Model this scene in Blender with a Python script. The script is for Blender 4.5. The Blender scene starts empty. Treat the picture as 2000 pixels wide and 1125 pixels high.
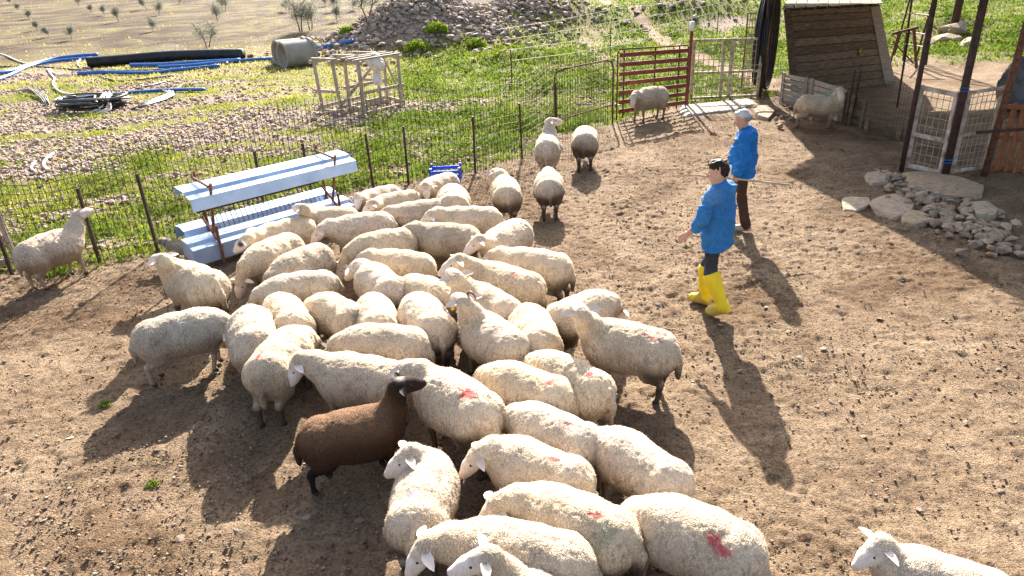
import bpy, bmesh, math, random, time
import numpy as np
from mathutils import Vector, Matrix
T0 = time.time()
SC = bpy.context.scene
COL = SC.collection
R = math.radians
rng = np.random.default_rng(7)
random.seed(7)

# ------------------------------------------------------------------ camera, sky, sun, exposure
CAM_H, PITCH, ROLL, FOC = 3.55, R(24.4), R(2.66), 1350.0      # metres, down, clockwise, focal length in 2000-pixel widths
FWD = np.array([0, math.cos(PITCH), -math.sin(PITCH)])
R0 = np.array([1.0, 0, 0]); U0 = np.cross(R0, FWD)
RIGHT = math.cos(ROLL) * R0 - math.sin(ROLL) * U0
UP = math.sin(ROLL) * R0 + math.cos(ROLL) * U0
cam_data = bpy.data.cameras.new('camera')
cam_data.sensor_width = 36.0
cam_data.lens = 36.0 * FOC / 2000.0
cam_data.clip_start = 0.05
cam_data.clip_end = 3000
cam = bpy.data.objects.new('camera', cam_data); COL.objects.link(cam)
M = Matrix.Identity(4)
for i in range(3):
    M[i][0] = RIGHT[i]; M[i][1] = UP[i]; M[i][2] = -FWD[i]
M[0][3], M[1][3], M[2][3] = 0, 0, CAM_H
cam.matrix_world = M
SC.camera = cam

SUN_EL, SUN_AZ = R(29.5), R(5.0)           # azimuth measured from +Y towards +X
SUN_DIR = np.array([math.sin(SUN_AZ) * math.cos(SUN_EL), math.cos(SUN_AZ) * math.cos(SUN_EL), math.sin(SUN_EL)])
W = bpy.data.worlds.new('World'); SC.world = W; W.use_nodes = True
wn = W.node_tree.nodes; wl = W.node_tree.links
sky = wn.new('ShaderNodeTexSky'); sky.sky_type = 'NISHITA'; sky.sun_disc = False
sky.sun_elevation = SUN_EL; sky.sun_rotation = SUN_AZ
sky.air_density = 1.0; sky.dust_density = 4.0; sky.ozone_density = 1.0
hsv = wn.new('ShaderNodeHueSaturation'); hsv.inputs['Saturation'].default_value = 0.7
wl.new(sky.outputs['Color'], hsv.inputs['Color']); wl.new(hsv.outputs['Color'], wn['Background'].inputs['Color'])
wn['Background'].inputs['Strength'].default_value = 0.085
sd = bpy.data.lights.new('sun', 'SUN'); sd.energy = 5.0; sd.angle = R(0.55); sd.color = (1.0, 0.92, 0.80)
so = bpy.data.objects.new('sun', sd); COL.objects.link(so)
so.rotation_euler = Vector(-SUN_DIR).to_track_quat('-Z', 'Y').to_euler()
so.location = (0, 0, 30)
SC.view_settings.view_transform = 'Standard'; SC.view_settings.look = 'None'
SC.view_settings.exposure = 2.0; SC.view_settings.gamma = 1.0
SC.view_settings.use_curve_mapping = False
SC.render.engine = 'CYCLES'
SC.cycles.max_bounces = 6
SC.cycles.use_denoising = True

# ------------------------------------------------------------------ noise
def _hash(ix, iy, iz, s):
    h = (ix.astype(np.int64) * 374761393 + iy.astype(np.int64) * 668265263 + iz.astype(np.int64) * 2147483647 + s * 1274126177) & 0xffffffff
    h = ((h ^ (h >> 13)) * 1274126177) & 0xffffffff
    h = h ^ (h >> 16)
    return (h & 0xffff).astype(np.float32) / 65535.0 * 2 - 1
def vnoise(x, y, z=None, s=0):
    x = np.asarray(x, np.float32); y = np.asarray(y, np.float32)
    z = np.zeros_like(x) if z is None else np.asarray(z, np.float32)
    fx, fy, fz = np.floor(x), np.floor(y), np.floor(z)
    u, v, w = x - fx, y - fy, z - fz
    u = u * u * (3 - 2 * u); v = v * v * (3 - 2 * v); w = w * w * (3 - 2 * w)
    ix, iy, iz = fx.astype(np.int32), fy.astype(np.int32), fz.astype(np.int32)
    def c(a, b, d): return _hash(ix + a, iy + b, iz + d, s)
    x00 = c(0,0,0) * (1-u) + c(1,0,0) * u; x10 = c(0,1,0) * (1-u) + c(1,1,0) * u
    if not np.any(w):
        return x00 * (1-v) + x10 * v
    x01 = c(0,0,1) * (1-u) + c(1,0,1) * u; x11 = c(0,1,1) * (1-u) + c(1,1,1) * u
    return (x00 * (1-v) + x10 * v) * (1-w) + (x01 * (1-v) + x11 * v) * w
def fbm(x, y, z=None, o=4, s=0):
    a, t, f = 1.0, 0.0, 1.0
    tot = 0
    for k in range(o):
        t = t + a * vnoise(np.asarray(x) * f + 17.3 * k, np.asarray(y) * f - 9.1 * k, None if z is None else np.asarray(z) * f, s + k)
        tot += a; a *= 0.5; f *= 2.03
    return t / tot
def sstep(a, b, x):
    t = np.clip((np.asarray(x, float) - a) / (b - a), 0, 1)
    return t * t * (3 - 2 * t)

# ------------------------------------------------------------------ terrain height, and from a pixel of the photograph to the ground
MOUNDS = [(-4.3, 41.2, 4.7, 4.4, 2.55), (1.2, 45.0, 3.0, 3.2, 1.5), (4.4, 47.0, 3.0, 4.0, 1.0), (12.0, 46.0, 5.0, 4.0, 1.3),
          (19.5, 32.0, 2.4, 1.8, 0.7), (0.6, 33.0, 2.2, 2.0, 0.5)]
def hbase(x, y):
    x = np.asarray(x, float); y = np.asarray(y, float)
    z = 0.05 * np.maximum(y - 34, 0) * sstep(30, 48, y)
    z = z + 0.05 * np.maximum(x - 11, 0) * sstep(17, 26, y)
    for mx, my, rx, ry, a in MOUNDS:
        d = ((x - mx) / rx) ** 2 + ((y - my) / ry) ** 2
        z = z + a * np.exp(-d * 1.3)
    far = sstep(9, 16, y - 0.4 * np.abs(x)) * sstep(0.2, 2.0, y - fence_y(x))
    z = z + far * (0.10 * fbm(x * 0.35, y * 0.35, o=3, s=3))
    return z
FENCE = np.array([(-9.6, 6.9), (-7.01, 9.1), (-5.89, 9.34), (-5.23, 9.72), (-4.05, 11.2), (-2.52, 12.75), (-1.87, 12.9), (-0.62, 13.45),
                  (0.34, 14.45), (1.2, 16.3), (2.62, 17.4), (2.88, 18.0), (5.1, 19.6), (7.4, 20.45), (8.0, 20.6)])
def fence_y(x):
    return np.interp(x, FENCE[:, 0], FENCE[:, 1])
def ray(px, py):
    return FWD * FOC + RIGHT * (px - 1000) + UP * (562.5 - py)
_TS = np.concatenate([np.linspace(2.5, 40, 2500), np.linspace(40.05, 400, 2500)])
def ground_point(px, py, dz=0.0):
    d = ray(px, py); d = d / np.linalg.norm(d[:2])
    P = d[None] * _TS[:, None]; z = P[:, 2] + CAM_H - dz
    below = z < hbase(P[:, 0], P[:, 1])
    i = int(np.argmax(below)) if below.any() else len(_TS) - 1
    return np.array([P[i, 0], P[i, 1], P[i, 2] + CAM_H])
def at(px, py, z):                         # point at height z seen at that pixel
    d = ray(px, py); t = (z - CAM_H) / d[2]
    return np.array([0, 0, CAM_H]) + d * t

# ------------------------------------------------------------------ materials
def newmat(name):
    m = bpy.data.materials.new(name); m.use_nodes = True
    nt = m.node_tree
    return m, nt, nt.nodes['Principled BSDF']
def N(nt, t, **kw):
    n = nt.nodes.new(t)
    for k, v in kw.items():
        if k.startswith('_'): n.inputs[k[1:]].default_value = v
        else: setattr(n, k, v)
    return n
def ramp(nt, fac, stops):
    r = nt.nodes.new('ShaderNodeValToRGB')
    el = r.color_ramp.elements
    while len(el) < len(stops): el.new(0.5)
    for e, (p, c) in zip(el, stops):
        e.position = p; e.color = (*c, 1) if len(c) == 3 else c
    nt.links.new(fac, r.inputs['Fac'])
    return r.outputs['Color']
def coords(nt, scale=None, kind='Object'):
    tc = nt.nodes.new('ShaderNodeTexCoord')
    if scale is None: return tc.outputs[kind]
    mp = nt.nodes.new('ShaderNodeMapping'); mp.inputs['Scale'].default_value = scale
    nt.links.new(tc.outputs[kind], mp.inputs['Vector'])
    return mp.outputs['Vector']
def noise(nt, vec, scale, detail=4, rough=0.55):
    n = N(nt, 'ShaderNodeTexNoise', _Scale=scale, _Detail=detail, _Roughness=rough)
    nt.links.new(vec, n.inputs['Vector'])
    return n.outputs['Fac']
def mix(nt, fac, a, b, blend='MIX'):
    m = nt.nodes.new('ShaderNodeMix'); m.data_type = 'RGBA'; m.blend_type = blend
    if isinstance(fac, (int, float)): m.inputs['Factor'].default_value = fac
    else: nt.links.new(fac, m.inputs['Factor'])
    for s, v in (('A', a), ('B', b)):
        sock = [i for i in m.inputs if i.name == s and i.type == 'RGBA'][0]
        if isinstance(v, tuple): sock.default_value = (*v, 1) if len(v) == 3 else v
        else: nt.links.new(v, sock)
    return [o for o in m.outputs if o.type == 'RGBA'][0]
def bump(nt, bs, h, strength=0.5, dist=0.01):
    b = N(nt, 'ShaderNodeBump', _Strength=strength, _Distance=dist)
    nt.links.new(h, b.inputs['Height']); nt.links.new(b.outputs['Normal'], bs.inputs['Normal'])
def simple(name, c1, c2=None, scale=8, rough=0.8, metal=0.0, bstr=0.3, bdist=0.004, stretch=None, c3=None, spec=0.3, tint=False):
    m, nt, bs = newmat(name)
    v = coords(nt, stretch)
    f = noise(nt, v, scale, 5, 0.6)
    c2 = c2 or tuple(x * 0.7 for x in c1)
    stops = [(0.32, c2), (0.62, c1)] + ([(0.75, c3)] if c3 else [])
    cc_ = ramp(nt, f, stops)
    nt.links.new(random_tint(nt, cc_, 0.65, 1.25) if tint else cc_, bs.inputs['Base Color'])
    bs.inputs['Roughness'].default_value = rough; bs.inputs['Metallic'].default_value = metal
    bs.inputs['Specular IOR Level'].default_value = spec
    if bstr: bump(nt, bs, noise(nt, v, scale * 4, 4), bstr, bdist)
    return m
def random_tint(nt, bs_color, lo=0.75, hi=1.2):
    oi = nt.nodes.new('ShaderNodeObjectInfo')
    mr = N(nt, 'ShaderNodeMapRange'); mr.inputs['To Min'].default_value = lo; mr.inputs['To Max'].default_value = hi
    nt.links.new(oi.outputs['Random'], mr.inputs['Value'])
    return mix(nt, 1.0, bs_color, mr.outputs['Result'], 'MULTIPLY')

MAT = {}
MAT['rust'] = simple('rust', (0.20, 0.085, 0.045), (0.07, 0.035, 0.025), 18, 0.85, c3=(0.28, 0.16, 0.10))
MAT['dark_rust'] = simple('dark_rust', (0.075, 0.04, 0.03), (0.03, 0.02, 0.018), 14, 0.8)
MAT['wire'] = simple('wire', (0.07, 0.045, 0.035), (0.03, 0.025, 0.022), 10, 0.7, bstr=0)
MAT['pale_wire'] = simple('pale_wire', (0.42, 0.37, 0.31), (0.26, 0.20, 0.15), 6, 0.6, bstr=0)
MAT['red_oxide'] = simple('red_oxide', (0.25, 0.065, 0.04), (0.12, 0.04, 0.03), 6, 0.75, stretch=(1, 1, 3), c3=(0.32, 0.12, 0.08))
MAT['flaking_paint'] = simple('flaking_paint', (0.52, 0.46, 0.38), (0.22, 0.11, 0.06), 9, 0.75, c3=(0.62, 0.57, 0.50))
MAT['white_paint'] = simple('white_paint', (0.56, 0.51, 0.46), (0.24, 0.14, 0.09), 7, 0.6, c3=(0.72, 0.71, 0.69))
MAT['old_board'] = simple('old_board', (0.215, 0.16, 0.105), (0.085, 0.064, 0.045), 5, 0.85, stretch=(1, 1, 8), c3=(0.33, 0.26, 0.17), bstr=0.5, tint=True)
MAT['grey_board'] = simple('grey_board', (0.44, 0.39, 0.33), (0.26, 0.22, 0.18), 5, 0.85, stretch=(1, 1, 8), c3=(0.55, 0.50, 0.43), bstr=0.5, tint=True)
MAT['beam'] = simple('beam', (0.40, 0.345, 0.28), (0.24, 0.195, 0.15), 4, 0.8, stretch=(3, 3, 1), c3=(0.50, 0.45, 0.385), bstr=0.4)
MAT['orange_board'] = simple('orange_board', (0.36, 0.15, 0.065), (0.20, 0.08, 0.04), 5, 0.8, stretch=(4, 4, 1))
MAT['concrete'] = simple('concrete', (0.32, 0.295, 0.265), (0.25, 0.23, 0.205), 3, 0.9, c3=(0.38, 0.36, 0.33), bstr=0.15, bdist=0.004)
MAT['black_pipe'] = simple('black_pipe', (0.012, 0.013, 0.015), (0.03, 0.03, 0.032), 3, 0.5, bstr=0.1, spec=0.3)
MAT['grey_pipe'] = simple('grey_pipe', (0.10, 0.10, 0.105), (0.05, 0.05, 0.055), 3, 0.4, bstr=0, spec=0.5)
MAT['white_pipe'] = simple('white_pipe', (0.60, 0.56, 0.53), (0.42, 0.37, 0.34), 4, 0.5, bstr=0)
MAT['blue_pipe'] = simple('blue_pipe', (0.018, 0.16, 0.50), (0.015, 0.10, 0.36), 3, 0.4, bstr=0, spec=0.5)
MAT['blue_plastic'] = simple('blue_plastic', (0.012, 0.10, 0.62), (0.01, 0.07, 0.45), 5, 0.4, bstr=0, spec=0.5)
MAT['sheet_metal'] = simple('sheet_metal', (0.43, 0.56, 0.77), (0.30, 0.42, 0.64), 2.5, 0.36, metal=0.35, bstr=0.15, c3=(0.52, 0.60, 0.72))
MAT['tarp'] = simple('tarp', (0.16, 0.17, 0.19), (0.09, 0.10, 0.11), 4, 0.5, bstr=0.6, bdist=0.05)
MAT['white_sack'] = simple('white_sack', (0.70, 0.69, 0.68), (0.5, 0.48, 0.46), 6, 0.6, bstr=0.8, bdist=0.03)
MAT['bark'] = simple('bark', (0.20, 0.16, 0.12), (0.10, 0.08, 0.06), 12, 0.9)
MAT['brass'] = simple('brass', (0.45, 0.28, 0.06), (0.3, 0.18, 0.04), 9, 0.4, metal=0.6, bstr=0)
MAT['yellow_tag'] = simple('yellow_tag', (0.75, 0.50, 0.03), (0.65, 0.42, 0.03), 9, 0.5, bstr=0)
MAT['eye'] = simple('eye', (0.012, 0.01, 0.008), (0.008, 0.007, 0.006), 5, 0.15, bstr=0, spec=0.6)
MAT['blue_collar'] = simple('blue_collar', (0.03, 0.13, 0.38), (0.02, 0.09, 0.26), 9, 0.6, bstr=0)
MAT['paper'] = simple('paper', (0.80, 0.80, 0.80), (0.76, 0.76, 0.76), 3, 0.7, bstr=0)
MAT['stick_wood'] = simple('stick_wood', (0.50, 0.40, 0.28), (0.36, 0.27, 0.18), 8, 0.8)
MAT['horn'] = simple('horn', (0.22, 0.12, 0.07), (0.14, 0.08, 0.05), 12, 0.6)

def stone_mat(name, stops, tint=True):
    m, nt, bs = newmat(name)
    v = coords(nt)
    oi = nt.nodes.new('ShaderNodeObjectInfo')
    geo = nt.nodes.new('ShaderNodeNewGeometry')
    add = N(nt, 'ShaderNodeMath', operation='ADD'); nt.links.new(oi.outputs['Random'], add.inputs[0]); nt.links.new(geo.outputs['Random Per Island'], add.inputs[1])
    fr = N(nt, 'ShaderNodeMath', operation='FRACT'); nt.links.new(add.outputs[0], fr.inputs[0])
    base = ramp(nt, fr.outputs[0], stops)
    f = noise(nt, v, 14, 5, 0.65)
    c = mix(nt, 1.0, base, ramp(nt, f, [(0.3, (0.52, 0.49, 0.46)), (0.5, (0.95, 0.93, 0.91)), (0.68, (1.2, 1.17, 1.14))]), 'MULTIPLY')
    nt.links.new(c, bs.inputs['Base Color'])
    bs.inputs['Roughness'].default_value = 0.9; bs.inputs['Specular IOR Level'].default_value = 0.25
    bump(nt, bs, noise(nt, v, 22, 6, .7), 0.9, 0.02)
    return m
MAT['rubble'] = stone_mat('rubble', [(0.0, (0.35, 0.265, 0.225)), (0.3, (0.41, 0.295, 0.245)), (0.55, (0.31, 0.28, 0.255)), (0.8, (0.48, 0.37, 0.30)), (1.0, (0.26, 0.21, 0.19))])
MAT['mound_stone'] = stone_mat('mound_stone', [(0.0, (0.34, 0.30, 0.265)), (0.3, (0.40, 0.29, 0.235)), (0.55, (0.26, 0.245, 0.235)), (0.8, (0.44, 0.35, 0.29)), (1.0, (0.22, 0.185, 0.165))])
MAT['heap_stone'] = stone_mat('heap_stone', [(0.0, (0.44, 0.31, 0.22)), (0.35, (0.50, 0.39, 0.28)), (0.6, (0.38, 0.32, 0.26)), (0.8, (0.30, 0.26, 0.22)), (1.0, (0.47, 0.32, 0.225))])
MAT['slab_stone'] = stone_mat('slab_stone', [(0.0, (0.34, 0.265, 0.18)), (0.5, (0.38, 0.315, 0.24)), (1.0, (0.35, 0.27, 0.205))])
MAT['pale_stone'] = stone_mat('pale_stone', [(0.0, (0.33, 0.265, 0.205)), (0.5, (0.42, 0.355, 0.295)), (1.0, (0.30, 0.235, 0.185))])
MAT['clod'] = stone_mat('clod', [(0.0, (0.16, 0.115, 0.08)), (0.45, (0.22, 0.165, 0.118)), (0.5, (0.06, 0.048, 0.038)), (0.58, (0.17, 0.125, 0.09)), (0.9, (0.25, 0.19, 0.14)), (1.0, (0.36, 0.29, 0.23))])

def leaf_mat(name, stops, trans=0.55):
    m, nt, bs = newmat(name)
    geo = nt.nodes.new('ShaderNodeNewGeometry')
    at_ = N(nt, 'ShaderNodeAttribute', attribute_name='tint')
    c = ramp(nt, at_.outputs['Fac'], stops)
    out = nt.nodes['Material Output']
    dif = nt.nodes.new('ShaderNodeBsdfDiffuse'); tr = nt.nodes.new('ShaderNodeBsdfTranslucent'); ms = nt.nodes.new('ShaderNodeMixShader')
    nt.links.new(c, dif.inputs['Color']); nt.links.new(c, tr.inputs['Color'])
    ms.inputs[0].default_value = trans
    nt.links.new(dif.outputs[0], ms.inputs[1]); nt.links.new(tr.outputs[0], ms.inputs[2])
    nt.nodes.remove(bs)
    nt.links.new(ms.outputs[0], out.inputs['Surface'])
    return m
MAT['grass'] = leaf_mat('grass', [(0.0, (0.045, 0.08, 0.014)), (0.35, (0.12, 0.175, 0.02)), (0.65, (0.25, 0.26, 0.04)), (0.86, (0.38, 0.33, 0.10)), (1.0, (0.44, 0.36, 0.19))])
MAT['olive_leaf'] = leaf_mat('olive_leaf', [(0.0, (0.14, 0.145, 0.11)), (0.5, (0.26, 0.265, 0.215)), (1.0, (0.42, 0.42, 0.36))], 0.35)
MAT['bush_leaf'] = leaf_mat('bush_leaf', [(0.0, (0.05, 0.10, 0.015)), (0.5, (0.13, 0.20, 0.02)), (1.0, (0.26, 0.30, 0.05))], 0.5)

# wool, skin, cloth: the colour of each animal or garment sits in the vertex colours of its own mesh
def coat_mat(name, bscale, bstr, bdist, rough=0.95, sheen=0.0, stretch=None, var=(0.80, 1.12), wool=False):
    m, nt, bs = newmat(name)
    a = N(nt, 'ShaderNodeAttribute', attribute_name='coat')
    v = coords(nt, stretch)
    f = noise(nt, v, bscale, 3, 0.6)
    c = mix(nt, 1.0, a.outputs['Color'], ramp(nt, f, [(0.33, (var[0],) * 3), (0.6, (var[1],) * 3)]), 'MULTIPLY')
    nt.links.new(c, bs.inputs['Base Color'])
    bs.inputs['Roughness'].default_value = rough; bs.inputs['Specular IOR Level'].default_value = 0.15
    if wool: bs.inputs['Subsurface Weight'].default_value = 0.12; bs.inputs['Subsurface Radius'].default_value = (1.0, .75, .5); bs.inputs['Subsurface Scale'].default_value = 0.035
    if sheen: bs.inputs['Sheen Weight'].default_value = sheen; bs.inputs['Sheen Roughness'].default_value = 0.6
    if wool:
        nz = N(nt, 'ShaderNodeTexNoise', _Scale=14.0, _Detail=2.0); nt.links.new(v, nz.inputs['Vector'])
        vm = N(nt, 'ShaderNodeVectorMath', operation='MULTIPLY_ADD'); nt.links.new(nz.outputs['Color'], vm.inputs[0]); vm.inputs[1].default_value = (.07, .07, .07); nt.links.new(v, vm.inputs[2])
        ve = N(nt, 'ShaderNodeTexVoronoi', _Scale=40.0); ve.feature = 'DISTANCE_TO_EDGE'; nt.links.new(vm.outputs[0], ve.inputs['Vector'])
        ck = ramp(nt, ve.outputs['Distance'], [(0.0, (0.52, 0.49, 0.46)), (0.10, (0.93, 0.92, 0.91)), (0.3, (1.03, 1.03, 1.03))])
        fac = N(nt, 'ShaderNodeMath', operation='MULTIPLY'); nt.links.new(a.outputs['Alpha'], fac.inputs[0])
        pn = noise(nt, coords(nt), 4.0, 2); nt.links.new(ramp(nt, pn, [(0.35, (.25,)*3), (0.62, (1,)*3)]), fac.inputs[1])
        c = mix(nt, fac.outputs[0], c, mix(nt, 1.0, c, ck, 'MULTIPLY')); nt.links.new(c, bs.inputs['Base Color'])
        ed = ramp(nt, ve.outputs['Distance'], [(0.0, (0, 0, 0)), (0.22, (1, 1, 1))])
        ad = N(nt, 'ShaderNodeMath', operation='MULTIPLY_ADD'); nt.links.new(ed, ad.inputs[0]); ad.inputs[1].default_value = .8; nt.links.new(f, ad.inputs[2])
    else:
        vo = N(nt, 'ShaderNodeTexVoronoi', _Scale=bscale * 0.8); vo.feature = 'F1'
        nt.links.new(v, vo.inputs['Vector'])
        ad = N(nt, 'ShaderNodeMath', operation='SUBTRACT'); nt.links.new(f, ad.inputs[0]); nt.links.new(vo.outputs['Distance'], ad.inputs[1])
    wm = N(nt, 'ShaderNodeMath', operation='MULTIPLY'); nt.links.new(ad.outputs[0], wm.inputs[0]); nt.links.new(a.outputs['Alpha'], wm.inputs[1])
    bump(nt, bs, wm.outputs[0], bstr, bdist)
    return m
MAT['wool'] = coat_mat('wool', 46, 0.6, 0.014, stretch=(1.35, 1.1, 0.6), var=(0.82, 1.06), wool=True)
MAT['skin'] = coat_mat('skin', 30, 0.1, 0.002, 0.55, var=(0.92, 1.05))
MAT['cloth'] = coat_mat('cloth', 26, 0.35, 0.008, 0.8, var=(0.86, 1.08))
MAT['rubber'] = coat_mat('rubber', 12, 0.1, 0.003, 0.5, var=(0.94, 1.03))
MAT['hair'] = coat_mat('hair', 60, 0.6, 0.008, 0.6, var=(0.7, 1.2))

# ------------------------------------------------------------------ mesh helpers
def link(o, parent=None):
    COL.objects.link(o)
    if parent is not None: o.parent = parent
    return o
def np_mesh(name, V, F, mat, parent=None, smooth=False, coat=None, tint=None):
    V = np.ascontiguousarray(V, np.float32); F = np.ascontiguousarray(F, np.int32)
    me = bpy.data.meshes.new(name)
    n, k = F.shape
    me.vertices.add(len(V)); me.vertices.foreach_set('co', V.ravel())
    me.loops.add(n * k); me.loops.foreach_set('vertex_index', F.ravel())
    me.polygons.add(n); me.polygons.foreach_set('loop_start', np.arange(0, n * k, k, dtype=np.int32))
    if smooth: me.polygons.foreach_set('use_smooth', np.ones(n, bool))
    me.update(calc_edges=True)
    if coat is not None:
        a = me.color_attributes.new('coat', 'FLOAT_COLOR', 'POINT'); a.data.foreach_set('color', np.ascontiguousarray(coat, np.float32).ravel())
    if tint is not None:
        a = me.attributes.new('tint', 'FLOAT', 'POINT'); a.data.foreach_set('value', np.ascontiguousarray(tint, np.float32))
    me.materials.append(mat)
    return link(bpy.data.objects.new(name, me), parent)
def thing(name, label, cat, loc=(0, 0, 0), rotz=0.0, group=None):
    o = bpy.data.objects.new(name, None); o.empty_display_size = 0.1
    o.location = loc; o.rotation_euler = (0, 0, rotz)
    COL.objects.link(o)
    return tag(o, label, cat, group)
def tag(o, label=None, cat=None, group=None, kind=None):
    if label: o['label'] = label
    if cat: o['category'] = cat
    if group: o['group'] = group
    if kind: o['kind'] = kind
    return o
class MB:
    def __init__(s): s.v = []; s.f = []
    def add(s, vs, fs):
        b = len(s.v); s.v += [tuple(map(float, p)) for p in vs]; s.f += [tuple(i + b for i in f) for f in fs]; return s
    def beam(s, a, b, w, h, up=(0, 0, 1), jit=0.0):
        a = np.array(a, float); b = np.array(b, float); d = b - a; d /= np.linalg.norm(d)
        up = np.array(up, float)
        if abs(d @ up) > 0.98: up = np.array([1.0, 0.02, 0])
        x = np.cross(d, up); x /= np.linalg.norm(x); y = np.cross(x, d)
        c = 0.12 * min(w, h)
        prof = [(-w/2+c, -h/2), (w/2-c, -h/2), (w/2, -h/2+c), (w/2, h/2-c), (w/2-c, h/2), (-w/2+c, h/2), (-w/2, h/2-c), (-w/2, -h/2+c)]
        vs = [a + x * p + y * q for p, q in prof] + [b + x * p + y * q for p, q in prof]
        fs = [(i, (i+1) % 8, (i+1) % 8 + 8, i + 8) for i in range(8)] + [tuple(range(7, -1, -1)), tuple(range(8, 16))]
        return s.add(vs, fs)
    def tube(s, pts, r, n=6, caps=True):
        pts = [np.array(p, float) for p in pts]; rs = r if hasattr(r, '__len__') else [r] * len(pts)
        prev = None; vs = []
        for i, p in enumerate(pts):
            d = (pts[min(i+1, len(pts)-1)] - pts[max(i-1, 0)]); d = d / (np.linalg.norm(d) + 1e-9)
            if prev is None:
                u = np.cross(d, (0, 0, 1.0)) if abs(d[2]) < 0.95 else np.cross(d, (1.0, 0, 0))
            else: u = prev - d * (prev @ d)
            u = u / (np.linalg.norm(u) + 1e-9); prev = u; w = np.cross(d, u)
            for k in range(n):
                t = 2 * math.pi * k / n
                vs.append(p + (u * math.cos(t) + w * math.sin(t)) * rs[i])
        fs = []
        for i in range(len(pts) - 1):
            for k in range(n):
                fs.append((i*n+k, i*n+(k+1) % n, (i+1)*n+(k+1) % n, (i+1)*n+k))
        if caps: fs += [tuple(range(n-1, -1, -1)), tuple(range((len(pts)-1)*n, len(pts)*n))]
        return s.add(vs, fs)
    def sheet(s, prof, a, b, th=0.004):          # a bent sheet: profile points (v,z) swept from frame a to frame b
        n = len(prof); vs = []
        for fr in (a, b):
            for off in (0, -th):
                for p in prof: vs.append(fr(p[0], p[1] + off))
        fs = []
        for i in range(n - 1):
            fs.append((i, i+1, 2*n+i+1, 2*n+i)); fs.append((n+i+1, n+i, 3*n+i, 3*n+i+1))
            fs.append((i+1, i, n+i, n+i+1)); fs.append((2*n+i, 2*n+i+1, 3*n+i+1, 3*n+i))
        fs.append((0, 2*n, 3*n, n)); fs.append((n-1, 2*n-1, 4*n-1, 3*n-1))
        return s.add(vs, fs)
    def build(s, name, mat, parent=None, smooth=False, world=True):
        me = bpy.data.meshes.new(name)
        V = np.array(s.v, float)
        if parent is not None and world:
            p = parent; loc = np.zeros(3); 
            V = V - np.array(p.location)
            c, sn = math.cos(-p.rotation_euler.z), math.sin(-p.rotation_euler.z)
            V = np.stack([V[:, 0]*c - V[:, 1]*sn, V[:, 0]*sn + V[:, 1]*c, V[:, 2]], 1)
        me.from_pydata(V.tolist(), [], s.f)
        if smooth: me.polygons.foreach_set('use_smooth', np.ones(len(me.polygons), bool))
        me.materials.append(mat); me.update()
        return link(bpy.data.objects.new(name, me), parent)

def rock_mesh(name, seed, n=15, sq=(1, 0.8, 0.6), mat=None, bev=0.0):
    r = random.Random(seed); bm = bmesh.new()
    for i in range(n):
        z = r.uniform(-1, 1); t = r.uniform(0, 6.283); q = math.sqrt(1 - z*z); k = r.uniform(0.82, 1.05)
        bm.verts.new((q*math.cos(t)*sq[0]*k, q*math.sin(t)*sq[1]*k, z*sq[2]*k))
    res = bmesh.ops.convex_hull(bm, input=bm.verts)
    bmesh.ops.delete(bm, geom=[v for v in bm.verts if not v.link_faces], context='VERTS')
    if bev: bmesh.ops.bevel(bm, geom=list(bm.edges), offset=bev, segments=1, affect='EDGES', clamp_overlap=True)
    bm.normal_update()
    me = bpy.data.meshes.new(name); bm.to_mesh(me); bm.free()
    if mat: me.materials.append(mat)
    return me
def tris_of(me):
    bm = bmesh.new(); bm.from_mesh(me); bmesh.ops.triangulate(bm, faces=bm.faces)
    V = np.array([v.co[:] for v in bm.verts]); F = np.array([[v.index for v in f.verts] for f in bm.faces]); bm.free()
    return V, F
def scatter_mesh(name, protos, P, S, mat, parent=None, squash=None, seed=1):
    """one mesh of many small rocks at points P with sizes S"""
    r = np.random.default_rng(seed); Vs, Fs, base = [], [], 0
    which = r.integers(0, len(protos), len(P))
    for k, (V, F) in enumerate(protos):
        idx = np.where(which == k)[0]
        if not len(idx): continue
        a = r.uniform(0, 6.283, len(idx)); b = r.uniform(-0.5, 0.5, len(idx))
        ca, sa, cb, sb = np.cos(a), np.sin(a), np.cos(b), np.sin(b)
        X = V[None, :, 0]; Y = V[None, :, 1] * cb[:, None] - V[None, :, 2] * sb[:, None]; Z = V[None, :, 1] * sb[:, None] + V[None, :, 2] * cb[:, None]
        X, Y = X * ca[:, None] - Y * sa[:, None], X * sa[:, None] + Y * ca[:, None]
        W_ = np.stack([X, Y, Z], -1) * S[idx][:, None, None] + P[idx][:, None, :]
        Vs.append(W_.reshape(-1, 3)); Fs.append((F[None] + (np.arange(len(idx)) * len(V))[:, None, None] + base).reshape(-1, 3))
        base += len(idx) * len(V)
    return np_mesh(name, np.concatenate(Vs), np.concatenate(Fs), mat, parent)

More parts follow.
